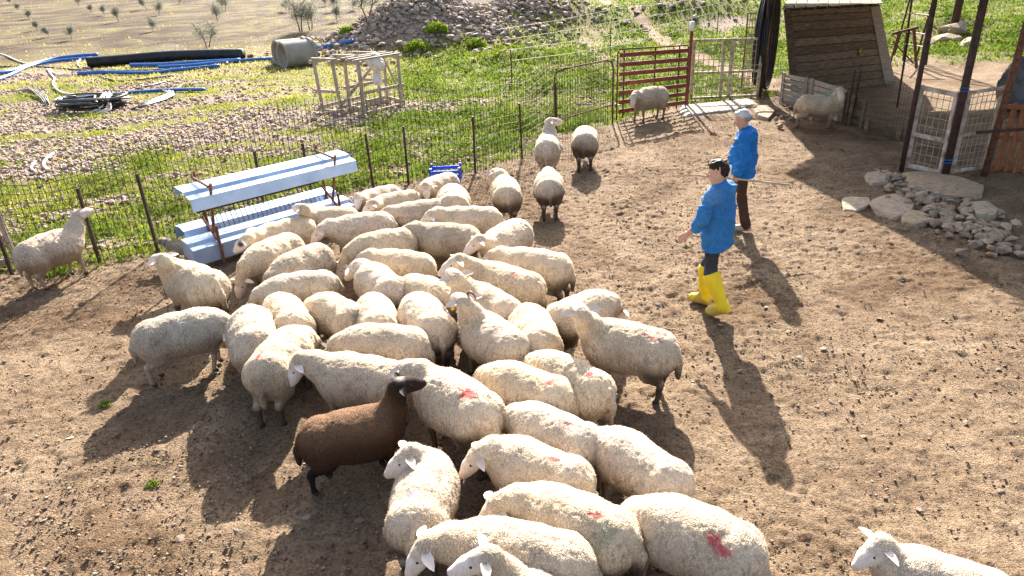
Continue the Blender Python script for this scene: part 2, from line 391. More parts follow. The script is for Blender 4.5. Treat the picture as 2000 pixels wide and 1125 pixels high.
# ------------------------------------------------------------------ smooth solids: a field of tapered limbs and ellipsoids, meshed
class Field:
    def __init__(s): s.pr = []
    def cap(s, a, b, ra, rb, k=0.05, g=0, sc=None):
        s.pr.append(('c', np.array(a, float), np.array(b, float), ra, rb, k, g)); return s
    def chain(s, pts, rs, k=0.05, g=0):
        for i in range(len(pts) - 1): s.cap(pts[i], pts[i+1], rs[i], rs[i+1], k, g)
        return s
    def ell(s, c, r, k=0.05, g=0, yaw=0.0, pitch=0.0):
        cy, sy, cp, sp = math.cos(yaw), math.sin(yaw), math.cos(pitch), math.sin(pitch)
        m = np.array([[cy*cp, -sy, cy*sp], [sy*cp, cy, sy*sp], [-sp, 0, cp]])
        s.pr.append(('e', np.array(c, float), np.array(r, float), m, 0, k, g)); return s
    @staticmethod
    def d(p, P):
        if p[0] == 'c':
            _, a, b, ra, rb, _, _ = p
            ab = b - a; L = ab @ ab + 1e-9
            t = np.clip(((P - a) @ ab) / L, 0, 1)
            q = P - a - t[..., None] * ab
            return np.sqrt((q * q).sum(-1)) - (ra + (rb - ra) * t)
        _, c, r, m, _, _, _ = p
        q = (P - c) @ m
        k0 = np.sqrt(((q / r) ** 2).sum(-1)); k1 = np.sqrt(((q / (r * r)) ** 2).sum(-1)) + 1e-9
        return k0 * (k0 - 1) / k1
    def bounds(s, p):
        if p[0] == 'c':
            m = max(p[3], p[4]); return np.minimum(p[1], p[2]) - m, np.maximum(p[1], p[2]) + m
        m = max(p[2]); return p[1] - m, p[1] + m
    def dist(s, P, groups=None):
        out = np.full(P.shape[:-1], 1.0)
        for p in s.pr:
            if groups is None or p[6] in groups:
                out = np.minimum(out, s.d(p, P))
        return out
    def mesh(s, h, extra=None):
        bs = [s.bounds(p) for p in s.pr]
        lo = np.min([b[0] for b in bs], 0) - 3*h; hi = np.max([b[1] for b in bs], 0) + 3*h
        n = np.ceil((hi - lo) / h).astype(int) + 1
        F = np.full(n, 1.0, np.float32)
        for p, (bl, bh) in zip(s.pr, bs):
            mg = p[5] + 3*h
            i0 = np.maximum(((bl - mg - lo) / h).astype(int), 0); i1 = np.minimum(np.ceil((bh + mg - lo) / h).astype(int) + 1, n)
            g = np.stack(np.meshgrid(*[lo[a] + h*np.arange(i0[a], i1[a]) for a in range(3)], indexing='ij'), -1).astype(np.float32)
            d = s.d(p, g); sub = F[i0[0]:i1[0], i0[1]:i1[1], i0[2]:i1[2]]; k = p[5]
            hh = np.maximum(k - np.abs(sub - d), 0) / k
            F[i0[0]:i1[0], i0[1]:i1[1], i0[2]:i1[2]] = np.minimum(sub, d) - hh*hh*k*0.25
        if extra is not None: F = extra(F, lo, h, n)
        return surface_nets(F, lo, h)
def surface_nets(F, lo, h):
    I = F < 0; sh = np.array(F.shape) - 1
    def cor(A, dx, dy, dz): return A[dx:dx+sh[0], dy:dy+sh[1], dz:dz+sh[2]]
    cs = [(a, b, c) for a in (0, 1) for b in (0, 1) for c in (0, 1)]
    cnt = sum(cor(I, *c).astype(np.int8) for c in cs)
    act = (cnt > 0) & (cnt < 8)
    idx = np.full(act.shape, -1, np.int64); ai = np.argwhere(act); idx[act] = np.arange(len(ai))
    acc = np.zeros((len(ai), 3)); num = np.zeros(len(ai))
    vals = {c: F[ai[:, 0]+c[0], ai[:, 1]+c[1], ai[:, 2]+c[2]] for c in cs}
    for c in cs:
        for ax in range(3):
            if c[ax]: continue
            e = list(c); e[ax] = 1; e = tuple(e)
            f0, f1 = vals[c], vals[e]; m = (f0 < 0) != (f1 < 0)
            t = np.where(m, f0 / np.where(m, f0 - f1, 1), 0)
            p = np.zeros((len(ai), 3)) + np.array(c); p[:, ax] = t
            acc += np.where(m[:, None], p, 0); num += m
    V = lo + h * (ai + acc / np.maximum(num, 1)[:, None])
    Q = []
    for ax in range(3):
        a = I; sl0 = [slice(None)]*3; sl1 = [slice(None)]*3
        sl0[ax] = slice(0, -1); sl1[ax] = slice(1, None)
        d = a[tuple(sl0)] != a[tuple(sl1)]
        e = np.argwhere(d); o1, o2 = [(1, 2), (2, 0), (0, 1)][ax]
        e = e[(e[:, o1] > 0) & (e[:, o2] > 0) & (e[:, o1] < F.shape[o1]-1) & (e[:, o2] < F.shape[o2]-1)]
        ins = I[e[:, 0], e[:, 1], e[:, 2]]
        q = []
        for u, v in ((-1, -1), (0, -1), (0, 0), (-1, 0)):
            c = e.copy(); c[:, o1] += u; c[:, o2] += v; q.append(idx[c[:, 0], c[:, 1], c[:, 2]])
        q = np.stack(q, 1); q[~ins] = q[~ins][:, ::-1]
        Q.append(q)
    return V, np.concatenate(Q)
def normals(V, Q):
    fn = np.cross(V[Q[:, 2]] - V[Q[:, 0]], V[Q[:, 3]] - V[Q[:, 1]])
    n = np.zeros_like(V)
    for k in range(4): np.add.at(n, Q[:, k], fn)
    return n / (np.linalg.norm(n, axis=1, keepdims=True) + 1e-12)
def rgba(V, c, a=1.0):
    return np.concatenate([np.tile(np.array(c, float), (len(V), 1)), np.full((len(V), 1), a)], 1)
# ================================================================== GROUND
def at_y(px, py, y):                       # point on the sight line at world depth y
    d = ray(px, py); return np.array([0, 0, CAM_H]) + d * (y / d[1])
def project(p):
    v = np.asarray(p, float) - np.array([0, 0, CAM_H]); d = v @ FWD
    return 1000 + FOC * (v @ RIGHT) / d, 562.5 - FOC * (v @ UP) / d
def height_for(b, py):                     # height above ground point b whose image row is py
    zs = np.arange(0.02, 4, 0.01)
    P = b[None] + np.stack([0*zs, 0*zs, zs], 1)
    return float(zs[np.argmin(np.abs(project(P)[1] - py))])
RUB = []
for px, py, rx, ry in [(300,272,2.6,0.9),(450,246,2.2,0.8),(590,228,2.2,0.9),(740,216,1.8,0.8),(150,300,2.4,0.9),(40,335,2.2,0.8),(60,245,2.6,1.3),
                       (200,212,3.2,1.2),(330,165,3.6,1.0),(60,150,4,1.8),(440,296,0.8,0.35),(570,272,0.8,0.35),(150,418,0.55,0.22),(215,392,0.5,0.2),
                       (930,200,0.8,0.35),(830,206,0.9,0.35),(700,205,1.8,0.9),(1420,45,1.2,0.8),(1010,45,1.0,0.8), (640,300,0.5,0.2), (320,345,0.5,0.2), (250,235,2.2,0.7), (380,225,1.8,0.6), (120,275,1.8,0.6), (30,290,1.6,0.7), (500,215,1.6,0.6), (420,195,1.6,0.6), (60,205,2.0,0.8), (10,180,2.0,0.8), (650,240,1.2,0.5), (560,300,0.6,0.25)]:
    g = ground_point(px, py); RUB.append((g[0], g[1], rx, ry))
for mx, my, rx, ry, a in MOUNDS[:1]: RUB.append((mx, my - 0.4, rx * 0.9, ry * 0.8))
def zones(x, y):
    x = np.asarray(x, float); y = np.asarray(y, float)
    n1 = fbm(x * 0.5, y * 0.5, o=4, s=11); n2 = fbm(x * 1.7, y * 1.7, o=3, s=21)
    b = y - fence_y(x)
    out = np.where(x < 8.0, b, np.minimum(y - 23.5, (x - 10.0) * 1.2 + 1.5))
    beyond = sstep(-0.25, 0.5, out + 0.5 * n2)
    rub = np.zeros_like(x)
    for cx, cy, rx, ry in RUB:
        rub = np.maximum(rub, 1.25 - np.sqrt(((x - cx) / rx) ** 2 + ((y - cy) / ry) ** 2) * 0.85)
    rub = sstep(0.0, 0.55, rub + 0.45 * n1 + 0.3 * n2) * sstep(0.35, 1.0, out)
    field = sstep(39, 46, y - 0.12 * (x + 12) + 2.5 * n1 + np.where(x > 3, -30, 0)) * (x < 6)
    g = beyond * (1 - 0.85 * rub)
    g = g * (1 - 0.97 * field * sstep(-0.55, 0.15, -0.06 - n1 * 0.9 - 1.0 * n2))
    eroded = 0.6 * np.exp(-(((x - 4.6) / 1.2) ** 2)) * sstep(22, 30, y)        # bare eroded slope behind the gates
    soil = np.exp(-(((x - 13.2) / 2.6) ** 2 + ((y - 22.0) / 3.6) ** 2))   # bare soil round the ladder
    g = g * (1 - 0.8 * eroded) * (1 - np.clip(1.6 * soil + 0.5 * n2 * (soil > 0.2), 0, 1))
    dry = 0.30 + 0.26 * sstep(-3.0, -6.5, x) * sstep(10, 13, y) + 0.40 * sstep(28, 40, y) * sstep(4, -2, x) + 0.16 * sstep(-1, -6, x) * sstep(12, 22, y) + 0.30 * n1 + 0.22 * n2 - 0.05
    dry = dry - 0.42 * field
    return np.clip(g, 0, 1), rub, field, dry
def grow(a, b, s0, k):
    v = [a]; s = s0
    while v[-1] < b: v.append(v[-1] + s); s *= k
    return v
xs = np.arange(-7.6, 8.2, 0.028)
xs = np.concatenate([-np.array(grow(7.63, 240, 0.045, 1.055))[::-1], xs, np.array(grow(8.22, 240, 0.045, 1.055))])
ys = np.concatenate([-np.array(grow(-1.9, 30, 0.1, 1.2))[::-1], np.arange(1.95, 13.5, 0.024), np.array(grow(13.53, 260, 0.035, 1.016))])
X, Y = np.meshgrid(xs, ys)
Zb = hbase(X, Y)
zg, zr, zf, zd = zones(X, Y)
bey = np.clip(zg + zr, 0, 1)
near = sstep(32, 14, Y) * sstep(12, 9, np.abs(X))
m1 = fbm(X * 7, Y * 7, o=3, s=31); m2 = vnoise(X * 22, Y * 22, s=41); m3 = fbm(X * 1.3, Y * 1.3, o=3, s=51)
tramp = sstep(-0.3, 0.4, fbm(X * 0.45, Y * 0.45, o=3, s=61))
m4 = vnoise(X * 11, Y * 11, s=44)
m5 = vnoise(X * 31, Y * 31, s=46)
micro = (0.016 * m1 + (0.010 + 0.016 * tramp) * np.maximum(m2, -0.25) + 0.007 * m5 + 0.016 * np.maximum(m1 - 0.1, 0) + 0.014 * tramp * np.maximum(m4, 0) - 0.014 * sstep(0.35, 0.75, vnoise(X * 8 + 40, Y * 8, s=45))) * near + 0.018 * m3
micro += bey * (0.03 * m1 * sstep(60, 20, Y)) + zf * 0.08 * np.sin(X * 1.2 * 3 + 3 * m3) * sstep(140, 60, Y) * 0.4
Zg = Zb + micro - 0.012
dung = sstep(0.05, 0.5, fbm(X * 0.8, Y * 0.8, o=4, s=71) + 0.25 * m1)
ny, nx = X.shape
V = np.stack([X, Y, Zg], -1).reshape(-1, 3)
i = np.arange(ny - 1)[:, None] * nx + np.arange(nx - 1)[None]
Fq = np.stack([i, i + 1, i + nx + 1, i + nx], -1).reshape(-1, 4)

m, nt, bs = newmat('ground')
za = N(nt, 'ShaderNodeAttribute', attribute_name='coat'); sp = nt.nodes.new('ShaderNodeSeparateColor'); nt.links.new(za.outputs['Color'], sp.inputs['Color'])
v = coords(nt)
f1 = noise(nt, v, 1.6, 8, 0.62); f2 = noise(nt, v, 34, 6, 0.75); f3 = noise(nt, v, 75, 3, 0.6)
yard = ramp(nt, f1, [(0.28, (0.165, 0.112, 0.072)), (0.5, (0.24, 0.172, 0.115)), (0.72, (0.325, 0.243, 0.169))])
yard = mix(nt, 1.0, yard, ramp(nt, f2, [(0.33, (0.26, 0.24, 0.22)), (0.44, (0.84, 0.82, 0.80)), (0.62, (1.34, 1.32, 1.3))]), 'MULTIPLY')
yard = mix(nt, za.outputs['Alpha'], yard, mix(nt, 1.0, yard, (0.66, 0.60, 0.54), 'MULTIPLY'))
vo = N(nt, 'ShaderNodeTexVoronoi', _Scale=30); nt.links.new(v, vo.inputs['Vector'])
peb = ramp(nt, vo.outputs['Distance'], [(0.10, (1, 1, 1)), (0.16, (0, 0, 0))])
pm = N(nt, 'ShaderNodeMath', operation='MULTIPLY'); nt.links.new(peb, pm.inputs[0])
pth = ramp(nt, noise(nt, v, 5, 3), [(0.52, (0, 0, 0)), (0.66, (0.7, 0.7, 0.7))]); nt.links.new(pth, pm.inputs[1])
yard = mix(nt, pm.outputs[0], yard, (0.40, 0.33, 0.27))
sward = ramp(nt, f2, [(0.3, (0.08, 0.09, 0.022)), (0.55, (0.16, 0.16, 0.045)), (0.75, (0.26, 0.22, 0.085))])
rubc = ramp(nt, f2, [(0.3, (0.17, 0.13, 0.11)), (0.5, (0.32, 0.245, 0.205)), (0.7, (0.42, 0.34, 0.29))])
fieldc = ramp(nt, f1, [(0.3, (0.05, 0.034, 0.026)), (0.55, (0.08, 0.055, 0.041)), (0.75, (0.115, 0.083, 0.06))])
fieldc = mix(nt, 1.0, fieldc, ramp(nt, noise(nt, v, 7, 6, 0.7), [(0.36, (0.45, 0.42, 0.40)), (0.58, (1.15, 1.15, 1.15))]), 'MULTIPLY')
fieldc = mix(nt, 1.0, fieldc, ramp(nt, noise(nt, v, 1.7, 4, 0.7), [(0.38, (0.62, 0.60, 0.58)), (0.6, (1.15, 1.15, 1.15))]), 'MULTIPLY')
c = mix(nt, sp.outputs['Red'], yard, sward); c = mix(nt, sp.outputs['Green'], c, rubc); c = mix(nt, sp.outputs['Blue'], c, fieldc)
nt.links.new(c, bs.inputs['Base Color']); bs.inputs['Roughness'].default_value = 0.95; bs.inputs['Specular IOR Level'].default_value = 0.12
ah = N(nt, 'ShaderNodeMath', operation='ADD'); nt.links.new(f2, ah.inputs[0]); nt.links.new(f3, ah.inputs[1])
bump(nt, bs, ah.outputs[0], 1.0, 0.035)
MAT['ground'] = m
fw = zf * (1 - np.clip(zg * 1.0, 0, 1))
g = np_mesh('ground', V, Fq, MAT['ground'], smooth=True, coat=np.stack([zg, zr, fw, dung], -1).reshape(-1, 4))
tag(g, 'trampled dirt yard with rough grass and a brown field beyond', 'ground', kind='structure')
print('ground', len(V), time.time() - T0)

# ------------------------------------------------------------------ grass and weeds (nobody could count them)
def scatter_points(n, y0, y1, spread, seed, dens):
    r = np.random.default_rng(seed)
    y = np.exp(r.uniform(math.log(y0), math.log(y1), n)); x = r.uniform(-1, 1, n) * (spread * y + 2.0)
    d = dens(x, y); k = r.uniform(0, 1, n) < d
    return x[k], y[k], r
def dens_grass(x, y):
    g, rub, field, dry = zones(x, y)
    cl = sstep(-0.55, 0.5, fbm(x * 2.2, y * 2.2, o=3, s=81))
    return np.clip(g * (0.06 + 0.94 * cl) * (1 - 0.72 * field) * (1 - 0.35 * sstep(-2.5, -5, x) * sstep(10.5, 13, y)), 0, 1)
x, y, r = scatter_points(640000, 8.0, 130, 0.84, 5, dens_grass)
_, _, _, dry = zones(x, y); n = len(x)
z = hbase(x, y) - 0.01
lush = np.clip(1.2 - dry * 1.6, 0.2, 1)
hgt = (0.06 + 0.10 * r.random(n) ** 1.5) * (0.6 + 0.7 * lush) * (0.75 + 0.5 * sstep(-0.2, 0.5, fbm(x*1.1, y*1.1, s=91)))
hgt *= np.where(y > 30, 1.25, 1.0)
wd = (0.005 + 0.00085 * y) * r.uniform(0.7, 1.3, n); wd = np.minimum(wd, 0.055)
a = r.uniform(0, 6.283, n); la = r.uniform(0, 6.283, n); lean = r.uniform(0.1, 0.9, n) * hgt
b0 = np.stack([x - np.cos(a) * wd, y - np.sin(a) * wd, z], 1); b1 = np.stack([x + np.cos(a) * wd, y + np.sin(a) * wd, z], 1)
tp = np.stack([x + np.cos(la) * lean, y + np.sin(la) * lean, z + hgt], 1)
V = np.stack([b0, b1, tp], 1).reshape(-1, 3); F3 = np.arange(3 * n).reshape(-1, 3)
tint = np.clip(dry + r.normal(0, 0.10, n) + 0.1 * (r.random(n) < 0.08), 0.02, 0.98)
tag(np_mesh('grass', V, F3, MAT['grass'], tint=np.repeat(tint, 3)), 'green and yellowing grass beyond the wire fence', 'grass', kind='stuff')
print('grass', n, time.time() - T0)
def dens_leaf(x, y):
    g, rub, field, dry = zones(x, y)
    cl = sstep(-0.1, 0.45, fbm(x * 1.5, y * 1.5, o=3, s=101))
    return np.clip(g * cl * sstep(0.62, 0.35, dry) * sstep(46, 34, y), 0, 1)
x, y, r = scatter_points(420000, 8.0, 48, 0.84, 6, dens_leaf)
_, _, _, dry = zones(x, y); n = len(x)
cl = sstep(-0.1, 0.45, fbm(x * 1.5, y * 1.5, o=3, s=101))
z = hbase(x, y) + r.random(n) * (0.04 + 0.34 * cl ** 2)
s = (0.012 + 0.0016 * y) * r.uniform(0.6, 1.3, n)
nrm = r.normal(0, 0.55, (n, 3)); nrm[:, 2] = np.abs(nrm[:, 2]) + 0.7; nrm /= np.linalg.norm(nrm, axis=1, keepdims=True)
t1 = np.cross(nrm, r.normal(0, 1, (n, 3))); t1 /= np.linalg.norm(t1, axis=1, keepdims=True); t2 = np.cross(nrm, t1)
P = np.stack([x, y, z], 1)
V = np.stack([P - t1 * s[:, None], P + t2 * (s * 0.6)[:, None], P + t1 * s[:, None], P - t2 * (s * 0.6)[:, None]], 1).reshape(-1, 3)
tint = np.clip(dry * 0.9 + r.normal(0, 0.1, n), 0.02, 0.8)
tag(np_mesh('weeds', V, np.arange(4 * n).reshape(-1, 4), MAT['grass'], tint=np.repeat(tint, 4)), 'leafy green weeds in clumps beyond the wire fence', 'weeds', kind='stuff')
print('weeds', n, time.time() - T0)

# ------------------------------------------------------------------ loose stones and clods
ROCKS = [rock_mesh('stone', 100 + k, 14, (1, random.uniform(0.65, 0.95), random.uniform(0.45, 0.75))) for k in range(8)]
PROT = [tris_of(mm) for mm in ROCKS]
SMALL = [tris_of(rock_mesh('clod', 200 + k, 8, (1, 0.8, 0.6))) for k in range(6)]
def rocks_of(mat):
    out = []
    for mm in ROCKS:
        c = mm.copy(); c.materials.clear(); c.materials.append(MAT[mat]); out.append(c)
    return out
ROCK_M = {k: rocks_of(k) for k in ('rubble', 'mound_stone', 'heap_stone', 'pale_stone')}
def put_stone(name, me, p, s, parent=None, sq=1.0):
    o = bpy.data.objects.new(name, me); link(o, parent)
    o.location = p if parent is None else Vector(p) - parent.location
    o.scale = (s, s, s * sq); o.rotation_euler = (random.uniform(-0.4, 0.4), random.uniform(-0.4, 0.4), random.uniform(0, 6.28))
    return o
# clods and grit of the yard, as one mass
r = np.random.default_rng(17); n = 46000
y = np.exp(r.uniform(math.log(2.7), math.log(17), n)); x = r.uniform(-1, 1, n) * (0.80 * y + 0.6)
k = (y < fence_y(x) - 0.2) & (x < 8.6); x, y = x[k], y[k]
cl = sstep(-0.35, 0.5, fbm(x * 0.7, y * 0.7, o=3, s=111)); k = r.random(len(x)) < 0.25 + 0.75 * cl; x, y = x[k], y[k]
s = 0.005 + 0.019 * r.random(len(x)) ** 4 + 0.0008 * y
scat = scatter_mesh('clods', SMALL, np.stack([x, y, hbase(x, y) - 0.002], 1), s, MAT['clod'], seed=3)
tag(scat, 'loose clods and grit trampled over the dirt yard', 'clods', kind='stuff')
# single pale stones of the yard
r = np.random.default_rng(23); cnt = 0
YS = [(1020,815),(1585,465),(1635,480),(1560,520),(1690,690),(1610,680),(1785,925),(1245,905),(1400,640),(1720,620),(1650,520),(1870,690),(1500,600),(1330,560),
      (1245,470),(1170,505),(1300,500),(1540,640),(1620,790),(1770,580),(1930,565),(1660,740),(1450,1010),(1560,880),(700,1020),(620,960),(600,1010),(1500,770),(1250,545),
      (1380,880),(1290,600),(1480,560),(1230,420),(1170,440),(1640,600),(1840,620),(1740,700),(1950,720),(1880,830),(1690,850),(1560,700),(1350,760),(1440,720),(1640,910),
      (1800,1000),(1520,1040),(1960,960),(90,1010),(350,1050),(140,860),(60,730),(250,560),(230,1080),(470,1040),(1210,505),(1270,440),(1390,520),(1580,560),(1720,520),(1500,500)]
for px, py in YS:
    gpt = ground_point(px + r.uniform(-6, 6), py + r.uniform(-6, 6))
    o = put_stone('stone', ROCK_M['pale_stone'][cnt % 8], (gpt[0], gpt[1], gpt[2] + 0.0), r.uniform(0.022, 0.058), sq=0.42)
    tag(o, 'small pale stone lying loose on the trampled dirt yard', 'stone', 'pale stones scattered over the yard'); cnt += 1

# rubble bands beyond the fence: the larger stones single, the rest as one mass
def dens_rub(x, y):
    g, rub, field, dry = zones(x, y); return rub * np.where(y > 36, 0.0, 1.0)
x, y, r = scatter_points(110000, 9, 36, 0.84, 9, dens_rub)
k = (x < 5.5)
x, y = x[k], y[k]; n = len(x)
s = (0.022 + 0.075 * r.random(n) ** 3.2) * (0.75 + 0.012 * y)
P = np.stack([x, y, hbase(x, y) + s * 0.2], 1)
px_, py_ = project(P); vis = (px_ > 0) & (px_ < 2000) & (py_ > 0)
big = np.argsort(-(s / y) * vis)[:110]; bm_ = np.zeros(n, bool); bm_[big] = True
tag(scatter_mesh('rubble', PROT, P[~bm_], s[~bm_], MAT['rubble'], seed=4), 'bands of pinkish broken stone lying beyond the wire fence', 'rubble', kind='stuff')
for j in big:
    o = put_stone('stone', ROCK_M['rubble'][j % 8], P[j], s[j] * 1.25)
    tag(o, 'pinkish stone lying in the rubble beyond the wire fence', 'stone', 'larger stones of the rubble beyond the fence')
print('rubble', n, time.time() - T0)
# rubble mounds: one thing each with its larger stones as parts
MOUND_LABELS = ['high mound of grey and pinkish rubble behind the timber frames', 'rubble mound with bare earth just beside the highest one',
                'low earthy mound of stones between the rubble heaps and the red gate', 'pale boulders heaped on the slope behind the rusty mesh gate']
r = np.random.default_rng(31)
for k, (mx, my, rx, ry, a) in enumerate(MOUNDS[:4]):
    t = thing('rubble_mound', MOUND_LABELS[k], 'rubble mound', (mx, my, float(hbase(mx, my)) - a))
    n = [4200, 900, 160, 200][k]
    x = mx + r.normal(0, rx * 0.62, n); y = my - 0.5 + r.normal(0, ry * 0.55, n)
    s = 0.055 + 0.21 * r.random(n) ** 3
    P = np.stack([x, y, hbase(x, y) + s * 0.25], 1)
    px_, py_ = project(P); vis = (px_ > 0) & (px_ < 2000) & (py_ > 0) & (y < my + 0.5)
    big = np.argsort(-s * vis)[:[230, 90, 40, 50][k]]; bm_ = np.zeros(n, bool); bm_[big] = True
    o = scatter_mesh('rubble', PROT, P[~bm_] - np.array(t.location), s[~bm_], MAT['mound_stone'], parent=t, seed=5 + k); o['kind'] = 'stuff'
    for j in big: put_stone('stone', ROCK_M['mound_stone'][j % 8], P[j], s[j] * 1.15, t)
# stones with a soil bank on the grassy rise
for (px, py, s, lab) in [(1862, 62, 0.85, 'broad tan boulder on the soil bank below the bright grass'), (1842, 82, 0.7, 'rounded tan boulder in front of the broad one on the soil bank'),
                         (1895, 88, 0.6, 'greyish boulder at the foot of the soil bank by the grass')]:
    gpt = ground_point(px, py); me = rock_mesh('boulder', int(px), 26, (1, 0.7, 0.5), MAT['slab_stone'], 0.06)
    o = put_stone('boulder', me, gpt, s); tag(o, lab, 'boulder')

# stone heap at the gate: slabs are things, the heap of broken stones another
def slab(pts, th, seed, lab, name='slab_stone', mat='slab_stone', lift=0.0):
    rr = random.Random(seed); P = [ground_point(*p) for p in pts]; bm = bmesh.new()
    c = sum(P) / len(P)
    for q in P:
        q = c + (q - c) * 1.0
        bm.verts.new((q[0] - c[0], q[1] - c[1], -0.03)); qq = (q - c) * rr.uniform(0.84, 0.98)
        bm.verts.new((qq[0], qq[1], th * .62 * rr.uniform(0.6, 1.2)))
    ext = max(np.linalg.norm((q - c)[:2]) for q in P)
    for k in range(7): aa, dd = rr.uniform(0, 6.28), rr.uniform(.1, .55) * ext; bm.verts.new((math.cos(aa) * dd, math.sin(aa) * dd * .7, th * rr.uniform(.62, .80)))
    bmesh.ops.convex_hull(bm, input=bm.verts)
    bmesh.ops.delete(bm, geom=[v for v in bm.verts if not v.link_faces], context='VERTS')
    bmesh.ops.bevel(bm, geom=list(bm.edges), offset=0.008, segments=1, affect='EDGES', clamp_overlap=True)
    me = bpy.data.meshes.new(name); bm.to_mesh(me); bm.free(); me.materials.append(MAT[mat])
    o = link(bpy.data.objects.new(name, me)); o.location = (c[0], c[1], c[2] + lift)
    return tag(o, lab, 'stone slab')
slab([(1642,390),(1660,386),(1700,388),(1702,402),(1672,416),(1648,412)], 0.06, 1, 'sunlit tip slab lying alone at the edge of the shade')
slab([(1700,398),(1722,382),(1760,383),(1788,402),(1780,424),(1742,432),(1712,418)], 0.10, 2, 'big pale kite shaped slab in front of the broken stones')
slab([(1690,340),(1722,336),(1742,348),(1735,360),(1700,364),(1690,354)], 0.08, 3, 'greyish slab nearest the low board wall among the gate stones')
slab([(1758,338),(1800,336),(1870,350),(1922,372),(1918,386),(1880,394),(1830,388),(1770,366)], 0.13, 4, 'long layered doorstep slab below the white mesh gate')
slab([(1758,428),(1780,418),(1805,424),(1812,440),(1790,446),(1764,440)], 0.11, 5, 'blocky tan slab beside the kite shaped slab')
slab([(1890,405),(1925,398),(1952,418),(1940,432),(1905,430)], 0.14, 6, 'square tan block at the outer side of the gate stones')
slab([(1322,222),(1345,208),(1400,200),(1470,192),(1484,204),(1440,216),(1380,224),(1335,228)], 0.07, 7, 'pale concrete threshold slab under the rusty mesh gate', mat='concrete')
slab([(1478,214),(1500,210),(1515,224),(1500,236),(1480,232)], 0.16, 8, 'rounded grey rock at the foot of the board wall', 'rock')
gc = ground_point(1850, 430)
heap = thing('stone_heap', 'heap of broken pinkish stones in front of the mesh gates', 'stone heap', gc)
r = np.random.default_rng(41)
HP = []
for (cx, cy, ex, ey, n) in [(1850,425,70,38,110),(1930,470,45,28,70),(1760,370,55,30,36),(1560,222,50,22,26),(1800,395,40,20,30), (1960,440,25,22,14)]:
    for q in range(n):
        u, w = r.normal(0, 0.5, 2); HP.append((cx + u * ex, cy + w * ey + u * ex * 0.35 * (cx > 1700)))
for px, py in HP:
    if py > 415 + (px - 1700) * 0.42 + 25: continue
    gpt = ground_point(px, py); s = r.uniform(0.045, 0.115)
    put_stone('stone', ROCK_M['heap_stone'][int(px) % 8], gpt + np.array([0, 0, s * 0.3 + 0.05 * r.random()]), s, heap)
print('stones', time.time() - T0)

# ================================================================== FENCE
MATW = MAT['wire']
fo = (FENCE[0][0], FENCE[0][1], 0)
fence = thing('wire_fence', 'long rusty mesh fence on iron posts between the yard and the green slope', 'fence', fo)
posts = [(-7.01, 9.1, 1.15), (-5.89, 9.34, 1.14), (-5.23, 9.72, 1.2), (-4.05, 11.1, 1.15), (-3.4, 11.75, 1.1), (-2.52, 12.75, 1.02), (-1.87, 12.85, 1.1), (-0.62, 13.45, 1.1), (0.34, 14.42, 1.15), (1.2, 16.1, 1.3)]
for k, (x, y, hh) in enumerate(posts):
    p = MB(); lx, ly = random.uniform(-0.03, 0.03), random.uniform(-0.03, 0.03)
    p.beam((x, y - 0.04, -0.1), (x + lx, y - 0.04 + ly, hh), 0.042, 0.042, (0, 1, 0)); p.build('post', MAT['dark_rust'], fence)
seg = FENCE[:11]; L = np.concatenate([[0], np.cumsum(np.linalg.norm(np.diff(seg, axis=0), axis=1))])
def fpt(t): return np.array([np.interp(t, L, seg[:, 0]), np.interp(t, L, seg[:, 1])])
w = MB(); rr = random.Random(3)
def ftop(t): return 1.45 + 0.22 * float(sstep(3, 6, t)) + 0.10 * math.sin(t * 0.9) + 0.05 * math.sin(t * 2.7)
t = 0.0
while t < L[-1] - 0.02:
    p = fpt(t); bow = 0.05 * math.sin(t * 1.3)
    tp = ftop(t) + rr.uniform(0.0, 0.09)
    w.tube([(p[0], p[1], 0.0), (p[0] + bow * 0.4 + rr.uniform(-.01, .01), p[1] + bow, tp * 0.5), (p[0] + rr.uniform(-.015, .015), p[1] + bow * 1.2, tp)], 0.0038 if t < 3.4 else 0.0052, 3, False)
    t += 0.12 if t < 3.4 else 0.085
for k in range(11):
    pts = []
    for q in np.arange(0, L[-1], 0.3):
        p = fpt(q); bow = 0.05 * math.sin(q * 1.3); f = k / 10
        pts.append((p[0], p[1] + bow * f, 0.04 + f * (ftop(q) - 0.08) + 0.01 * math.sin(q * 5 + k)))
    w.tube(pts, 0.005, 3, False)
o = w.build('wire_mesh', MATW, fence); o['kind'] = 'stuff'
# strand wires strung above the slope
sw = thing('strand_fence', 'thin wire strands running up the slope behind the mesh fence', 'fence', ground_point(1030, 85))
for k in range(4):
    a = at_y(1190, 92 - k * 24, 24.0); b = at_y(1395 + 10 * k, 40 - k * 18, 33.0); c = at_y(1000 - 10 * k, 118 - 20 * k, 20.0)
    m_ = MB(); m_.tube([c, (a + c) / 2 - np.array([0, 0, .03]), a, (a + b) / 2 - np.array([0, 0, .05]), b], 0.006, 3, False); m_.build('wire', MAT['pale_wire'], sw)
for px, py in [(1000, 165), (1192, 110), (1400, 70)]:
    gpt = ground_point(px, py); MB().beam(gpt - (0, 0, .1), gpt + (0, 0, 1.2), 0.04, 0.04, (0, 1, 0)).build('post', MAT['dark_rust'], sw)

